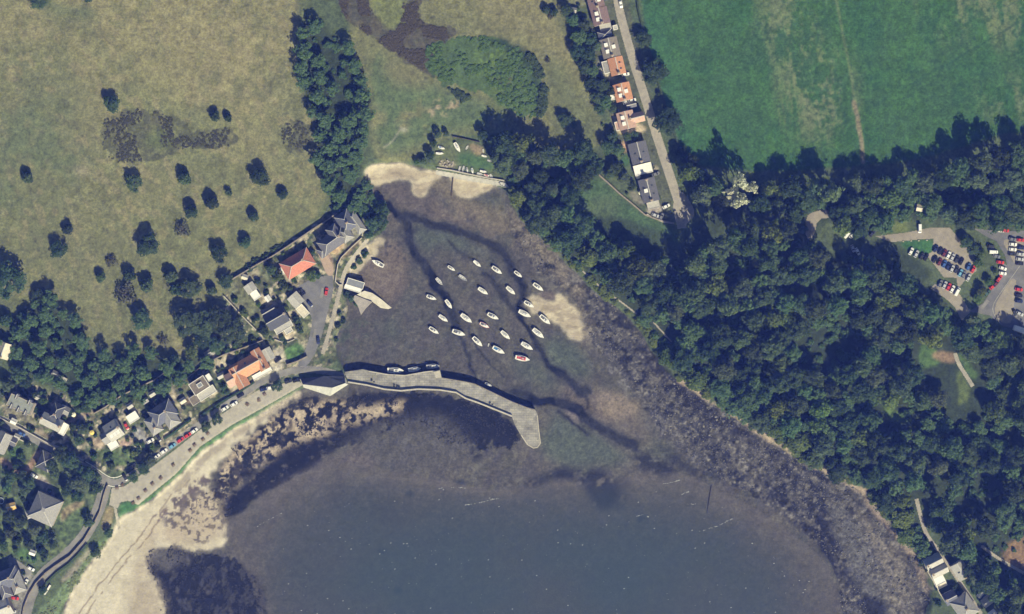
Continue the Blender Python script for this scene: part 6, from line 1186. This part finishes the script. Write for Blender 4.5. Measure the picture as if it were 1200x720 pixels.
z8 = lambda ox, oy, l: [(ox + q[0] / 8, oy + q[1] / 8) + tuple(q[2:]) for q in l]
row(z8(1050, 240, [(370, 412, -62, 'navy'), (414, 434, -62, 'black'), (452, 455, -62, 'maroon'), (491, 474, -62, 'white'), (528, 494, -62, 'silver'), (568, 512, -62, 'dark'), (611, 533, -62, 'black'), (678, 582, -62, 'blue'), (722, 606, -62, 'red')]), 'in the upper row of the gravel car park', 'cars in the gravel car park')
row(z8(1050, 240, [(362, 512, -62, 'black'), (407, 537, -62, 'maroon'), (452, 556, -62, 'blue'), (489, 578, -62, 'navy'), (524, 602, -62, 'silver'), (564, 608, -62, 'dark'), (603, 640, -62, 'lightblue'), (633, 656, -62, 'grey'), (678, 685, -62, 'silver')]), 'in the lower row of the gravel car park', 'cars in the gravel car park')
row(z8(1050, 240, [(140, 438, -62, 'white'), (190, 462, -62, 'silver'), (242, 484, -62, 'dark'), (280, 494, -62, 'black')]), 'on the grass edge left of the gravel car park', 'cars on the grass edge')
row(z8(1050, 310, [(414, 182, -62, 'grey'), (455, 193, -62, 'silver'), (492, 210, -62, 'red'), (527, 231, -62, 'white'), (573, 256, -62, 'white', 'van')]), 'in the lowest row of the gravel car park', 'cars in the lowest row')
row(z8(930, 240, [(502, 280, -48, 'white', 'van'), (550, 286, -48, 'white'), (621, 280, -48, 'silver'), (675, 284, -48, 'navy'), (735, 272, -48, 'dark'), (555, 412, 70, 'silver'), (598, 440, 60, 'white')]), 'in the tree shade west of the car park', 'cars in the tree shade')
row(z8(1050, 240, [(222, 224, 90, 'white', 'van')]), 'alone beside the track north of the car park', None)
row(z8(1050, 240, [(885, 392, 12, 'dark'), (912, 444, 3, 'white', 'van'), (940, 484, 15, 'grey')]) + z8(1050, 310, [(906, 208, -38, 'red'), (938, 178, -50, 'maroon'), (967, 130, -52, 'red'), (998, 84, 8, 'white'), (1000, 36, 20, 'white'), (976, -20, 10, 'red'), (852, 270, -35, 'green')]), 'along the west kerb of the tarmac car park', 'cars along the west kerb')
row(z8(1050, 240, [(1090, 325, 10, 'grey'), (1096, 372, 5, 'white'), (1092, 420, 5, 'white'), (1086, 464, 5, 'dark'), (1165, 332, 5, 'red'), (1168, 405, 5, 'navy'), (1165, 465, 5, 'silver'), (1160, 512, 8, 'silver'), (1156, 552, 5, 'black'), (980, 243, 5, 'white'), (1022, 243, 5, 'red')]), 'in the top right block of the tarmac car park', 'cars in the top right block')
row(z8(1050, 310, [(1150, 235, 8, 'red'), (1148, 292, 8, 'black'), (1150, 345, 8, 'navy'), (1112, 455, 65, 'dark'), (1158, 462, 25, 'silver')]), 'in the shade at the right edge of the tarmac car park', 'cars in the right edge shade')
car(1195, 386.5, 18, 'white', 'long white van cut by the right edge below the car park', None, True, 1.6)
row(z8(90, 450, [(748, 682, -35, 'white'), (817, 632, -35, 'white'), (897, 582, -35, 'lightblue'), (972, 527, -35, 'red'), (1040, 482, -35, 'red'), (1102, 440, -35, 'white')]) + z8(200, 390, [(510, 710, -32, 'white'), (595, 668, -32, 'white'), (655, 588, -32, 'black'), (872, 532, -15, 'navy'), (936, 516, -12, 'white'), (1104, 458, -20, 'dark'), (1180, 448, -15, 'black')]), 'in the line parked beside the shore road', 'cars parked beside the shore road')
row(z8(90, 530, [(452, 235, 60, 'black'), (525, 132, -35, 'dark')]), 'at the bottom of the shore road by the beach', 'cars at the bottom of the shore road')
for a in [(376.3, 296.3, 60, 'red', 'red car on the pink gravel drive of the manor'), (382.5, 341.8, -80, 'red', 'red car at the edge of the harbour lane'), (351, 342, -35, 'dark', 'dark grey car beside the wall at the top of the harbour lane'), (363, 356, 50, 'navy', 'dark blue car beside the low grey outbuilding'), (354, 345, -35, 'black', 'black car next to the dark grey one by the harbour lane'), (373, 399, 85, 'navy', 'dark car on the harbour lane near the shore road'),
          (186, 513, 62, 'black', 'black car on the paved drive of the blue slated house'), (148.3, 499.5, 62, 'red', 'red car between the white house and its garage'), (176.5, 516.8, -30, 'white', 'white car behind the paved triangle'), (25.6, 508.5, 26, 'blue', 'blue car driving on the shore road at the left'), (40.3, 557.5, 30, 'white', 'white and red car on the drive above the square villa'), (36.4, 666.4, 30, 'white', 'white car at the mouth of the slip lane'),
          (30.2, 682.8, -58, 'white', 'white car beside the blue slated house at the left edge'), (17.8, 701, 10, 'red', 'red car in the parking lane at the lower left'), (14.6, 716, 15, 'silver', 'silver car at the bottom left corner'), (325.8, 421.8, -35, 'black', 'black car on the pale forecourt of the orange villa'), (727.3, 5, 78, 'white', 'white car on the verge at the top of the lane'), (733, 87.4, -12, 'white', 'white car beside the orange tiled house'),
          (734.4, 120.2, -20, 'white', 'white car between the two orange houses, left of two'), (741, 118, -20, 'white', 'white car between the two orange houses, right of two'), (780.6, 242, -25, 'white', 'white car beside the grey cottage at the foot of the lane'), (768, 252.5, 20, 'silver', 'silver car below the grey cottage, left'), (775, 254, -60, 'grey', 'grey car below the grey cottage, right'), (768.5, 204, -20, 'grey', 'grey car between the white garage and the grey cottage')]:
    car(*a, None)

# ------------------------------------------------------------------ benches, creels and small things
def bench(px, py, ang):
    z = gz(px, py) + .1; t = thing('picnic_bench', 'small dark picnic bench on the gravel along the grass strip above the beach', 'bench', W(px, py, z), -rad(ang), 'benches above the beach'); mw = mat('bench_wood', (.13, .09, .06), .85, .2, 3)
    a = MB(); a.box(-.95, .95, -.38, .38, .70, .76); link('tabletop', a.mesh('tabletop', mw), t)
    for s in (-1, 1):
        b = MB(); b.box(-.95, .95, s * .75 - .15, s * .75 + .15, .42, .47); link('seat', b.mesh('seat', mw), t); c = MB(); c.tube((s * .7, -.8, 0), (s * .7, -.2, .7), .05, n=5); c.tube((s * .7, .8, 0), (s * .7, .2, .7), .05, n=5); c.box(s * .7 - .04, s * .7 + .04, -.8, .8, .36, .418); link('leg', c.mesh('leg', mw), t)
for x, y, a in z8(90, 530, [(378, 334, 0), (430, 308, -60), (905, 120, -35), (788, 243, -55), (710, 297, -40), (645, 360, -40), (580, 434, -30), (530, 476, -30)]) + [(228, 521.5, -40), (223, 528, -40), (238, 515, -40), (303.5, 469, 80), (310, 462, -30), (290, 474, 40), (243.5, 508, -40)]: bench(x, y, a)
def creels(px, py, n, label):
    z = .9; t = thing('creel_stack', label, 'lobster creels', W(px, py, z), .3); r = random.Random(n)
    for i in range(n):
        a = MB(); x, y = r.uniform(-1.6, 1.6), r.uniform(-1.2, 1.2); zz = .02 + (i % 2) * .42; a.box(x - .42, x + .42, y - .28, y + .28, zz, zz + .38, .02, .1); link('creel', a.mesh('creel', mat('creel_net', (.035, .045, .05), .9, .3, 4)), t)
creels(465, 452.5, 9, 'dark heap of lobster creels against the pier parapet'); creels(575.5, 472.5, 3, 'few lobster creels near the outer parapet of the pier')
creels(437, 446, 3, 'small white edged pile of gear near the root of the pier')
def rubble(name, label, pts, m, cat):
    t = thing(name, label, cat, G(*pts[0])); r = random.Random(4)
    for x, y in pts:
        a = MB(); X, Y, Z_ = G(x, y); w_ = r.uniform(.5, .9); a.box(-w_, w_, -.5, .5, -.2, r.uniform(.4, .9), .15, .12); o = link('block', a.mesh('block', m), t); o.location = Vector((X, Y, Z_)) - t.location; o.rotation_euler = (0, 0, r.uniform(0, 3))
rubble('stone_heap', 'heap of pale timber and stone at the left of the boat yard', [(517, 189), (521, 191), (525, 189), (527, 193), (519, 194), (523, 195), (530, 194), (516, 192), (531, 191)], mat('pale_rubble', (.34, .31, .26), .95, .3, 1.5), 'rubble heap')
def trampoline():
    t = thing('trampoline', 'round garden trampoline with a pale rim at the left edge', 'trampoline', G(1.2, 587)); a = MB(); n = 20
    for i in range(n):
        p, q = 2 * math.pi * i / n, 2 * math.pi * (i + 1) / n; a.tube((1.7 * math.cos(p), 1.7 * math.sin(p), .8), (1.7 * math.cos(q), 1.7 * math.sin(q), .8), .14, n=5)
    link('rim', a.mesh('rim', mat('rim_blue', (.45, .52, .6), .6)), t); b = MB(); b.prism([(1.55 * math.cos(2 * math.pi * i / n), 1.55 * math.sin(2 * math.pi * i / n)) for i in range(n)], .76, .79); link('mat', b.mesh('mat', mat('jump_mat', (.03, .04, .04), .8)), t)
    for i in range(4): c = MB(); p = math.pi / 2 * i + .4; c.tube((1.6 * math.cos(p), 1.6 * math.sin(p), -.1), (1.6 * math.cos(p), 1.6 * math.sin(p), .75), .05, n=5); link('leg', c.mesh('leg', M_MAST), t)
trampoline()
for x, y, lab in [(87, 486, 'round cream parasol by the gate of the stone house'), (108.5, 507, 'round yellow parasol on the patio of the white house'), (747.5, 207.5, 'round white garden table top behind the white garage'), (750.8, 226.6, 'white square parasol behind the grey cottage')]:
    t = thing('parasol', lab, 'parasol', G(x, y)); a = MB(); n = 8; R = 1.35; v = [(R * math.cos(2 * math.pi * i / n), R * math.sin(2 * math.pi * i / n), 2.1) for i in range(n)] + [(0, 0, 2.6), (0, 0, 2.4)]; a.add(v, [(i, (i + 1) % n, n) for i in range(n)] + [((i + 1) % n, i, n + 1) for i in range(n)]); link('canopy', a.mesh('canopy', mat('canvas_' + ('yellow' if 'yellow' in lab else 'cream'), (.70, .55, .15) if 'yellow' in lab else (.72, .68, .52), .8)), t); b = MB(); b.tube((0, 0, 0), (0, 0, 2.39), .03, n=6); link('pole', b.mesh('pole', M_MAST), t)
# marker stones along the car park lawn
for i, (x, y) in enumerate(z8(1050, 240, [(68, 345), (142, 340), (213, 338), (290, 334)])):
    a = MB(); a.box(-.45, .45, -.35, .35, -.1, .5, .1, .1); tag(link('marker_stone', a.mesh('marker_stone', M_WALLP), None, G(x, y)), f'{oth(i)} pale marker stone from the left on the lawn edge of the car park', 'stone', 'marker stones')

# small bushes and garden sheds between the houses, clear of every wall
def clear(x, y, m):
    for px, py, a, b in FOOT:
        c, s_ = math.cos(rad(a)), math.sin(rad(a)); u = (x - px) * c + (y - py) * s_ - b[0]; v = -(x - px) * s_ + (y - py) * c - b[1]
        c, s_ = math.cos(rad(b[2])), math.sin(rad(b[2])); u, v = u * c + v * s_, -u * s_ + v * c
        if abs(u) < b[3] / 2 + m and abs(v) < b[4] / 2 + m: return False
    return True
ROADS = [[(0, 495), (25, 507), (60, 526), (98, 545), (120, 561), (134, 567), (146, 563), (168, 547), (200, 523), (236, 496), (272, 470), (300, 451), (325, 439), (350, 433)], [(384, 322), (384, 350), (372, 390), (360, 420)], [(124, 566), (119, 588), (97, 632), (51, 672), (27, 730)], [(52, 556), (40, 556)]]
r = random.Random(21); n = 0
PLOTS = [([(262, 345), (300, 318), (345, 282), (368, 300), (355, 325), (348, 372), (330, 405), (300, 388)], 26), ([(110, 488), (150, 464), (206, 432), (262, 418), (262, 470), (200, 518), (150, 548), (104, 520)], 60), ([(0, 440), (60, 455), (110, 478), (112, 500), (60, 518), (0, 486)], 30), ([(0, 520), (40, 540), (60, 575), (90, 640), (40, 680), (0, 660)], 30), ([(250, 410), (318, 396), (318, 410), (260, 436)], 12), ([(664, 0), (690, 0), (728, 150), (738, 235), (716, 190), (690, 100)], 24)]
for poly, k in PLOTS:
    x0, x1, y0, y1 = min(p[0] for p in poly), max(p[0] for p in poly), min(p[1] for p in poly), max(p[1] for p in poly); c = 0; tr = 0
    while c < k and tr < 4000:
        tr += 1; x, y = r.uniform(x0, x1), r.uniform(y0, y1)
        if not inside1(poly, x, y) or not clear(x, y, 3) or any(linedist(l, np.array([x]), np.array([y]))[0] < 9 for l in ROADS): continue
        bush(x, y, r.uniform(1.6, 3.6), 'low rounded shrub in a garden plot of the village or lane', 'small garden shrubs', r.choice(BUSH_M + BUSH_Y), r.uniform(.8, 1.2), name='shrub', cat='shrub', stem=False); c += 1
SHEDS = [(287, 325, 20, 'cream', 'small cream shed in the upper garden left of the red tiled house'), (314, 350, 55, 'white', 'small white shed between the cottage lawn and the slated house'), (170, 470, -33, 'grey', 'grey shed in the plots behind the blue slated house'), (178, 462, -33, 'light', 'pale shed in the plots behind the blue slated house'), (152, 476, -33, 'light', 'pale lean-to at the back wall behind the white garage'), (214, 470, -33, 'cream', 'cream shed between the blue slated and the modern house'),
         (44, 466, 25, 'light', 'pale shed between the mansard block and the stone house'), (16, 494, 25, 'white', 'white shed beside the shore road below the mansard block'), (20, 512, 25, 'light', 'pale shed by the grey house at the left edge'), (672, 12, 10, 'light', 'pale shed in the top garden behind the terrace'), (726, 172, 0, 'pink', 'terracotta shed behind the slated cottage by the lane'), (258, 441, -29, 'light', 'pale shed at the west end of the orange villa'), (38, 648, 20, 'white', 'white shed beside the lawn at the lower left')]
for x, y, a, c, lab in SHEDS:
    if clear(x, y, 2): house(x, y, a, lab, [(0, 0, 0, 6.5, 4.5, 2.1, .7, 'gable', c, 'white', ('blank',))], 'shed', 'shed', None, False)
HAZE = True
# ------------------------------------------------------------------ camera, light, air
cam = bpy.data.cameras.new('camera'); co = bpy.data.objects.new('camera', cam); COL.objects.link(co)
co.location = (0, 0, H); co.rotation_euler = (0, 0, 0)
cam.sensor_width = 36; cam.lens = 36 * H / (1200 * S); cam.clip_start = 10; cam.clip_end = 20000
scene.camera = co
EL, AZ = 40.0, 155.0
sun = bpy.data.lights.new('sun', 'SUN'); so = bpy.data.objects.new('sun', sun); COL.objects.link(so)
sun.energy = 5.0; sun.angle = rad(.53); sun.color = (1, .95, .87)
d = Vector((math.sin(rad(AZ)) * math.cos(rad(EL)), math.cos(rad(AZ)) * math.cos(rad(EL)), math.sin(rad(EL))))
so.rotation_euler = d.to_track_quat('Z', 'Y').to_euler(); so.location = (0, 0, 600)
w = bpy.data.worlds.new('World'); scene.world = w; w.use_nodes = True
nt = w.node_tree; bg = nt.nodes['Background']; sky = nt.nodes.new('ShaderNodeTexSky'); sky.sky_type = 'NISHITA'; sky.sun_disc = False
sky.sun_elevation = rad(EL); sky.sun_rotation = rad(AZ); nt.links.new(sky.outputs[0], bg.inputs[0]); bg.inputs[1].default_value = .05
def haze():
    mb = MB(); mb.box(-1500, 1500, -1500, 1500, -60, H + 40)
    m = bpy.data.materials.new('thin_blue_air'); m.use_nodes = True; nt = m.node_tree; nt.nodes.remove(nt.nodes['Principled BSDF'])
    v = nt.nodes.new('ShaderNodeVolumePrincipled'); v.inputs['Color'].default_value = (.11, .20, 1.0, 1); v.inputs['Absorption Color'].default_value = (1, 1, 1, 1)
    v.inputs['Density'].default_value = 1.08e-4; v.inputs['Anisotropy'].default_value = 0.0
    nt.links.new(v.outputs[0], nt.nodes['Material Output'].inputs['Volume'])
    tag(link('haze', mb.mesh('haze', m)), kind='stuff')
if HAZE: haze()
scene.view_settings.view_transform = 'Standard'; scene.view_settings.look = 'None'; scene.view_settings.gamma = 1; scene.view_settings.exposure = 0.45
scene.cycles.volume_max_steps = 64; scene.cycles.max_bounces = 6; scene.cycles.diffuse_bounces = 2; scene.cycles.transparent_max_bounces = 8; scene.cycles.volume_bounces = 0
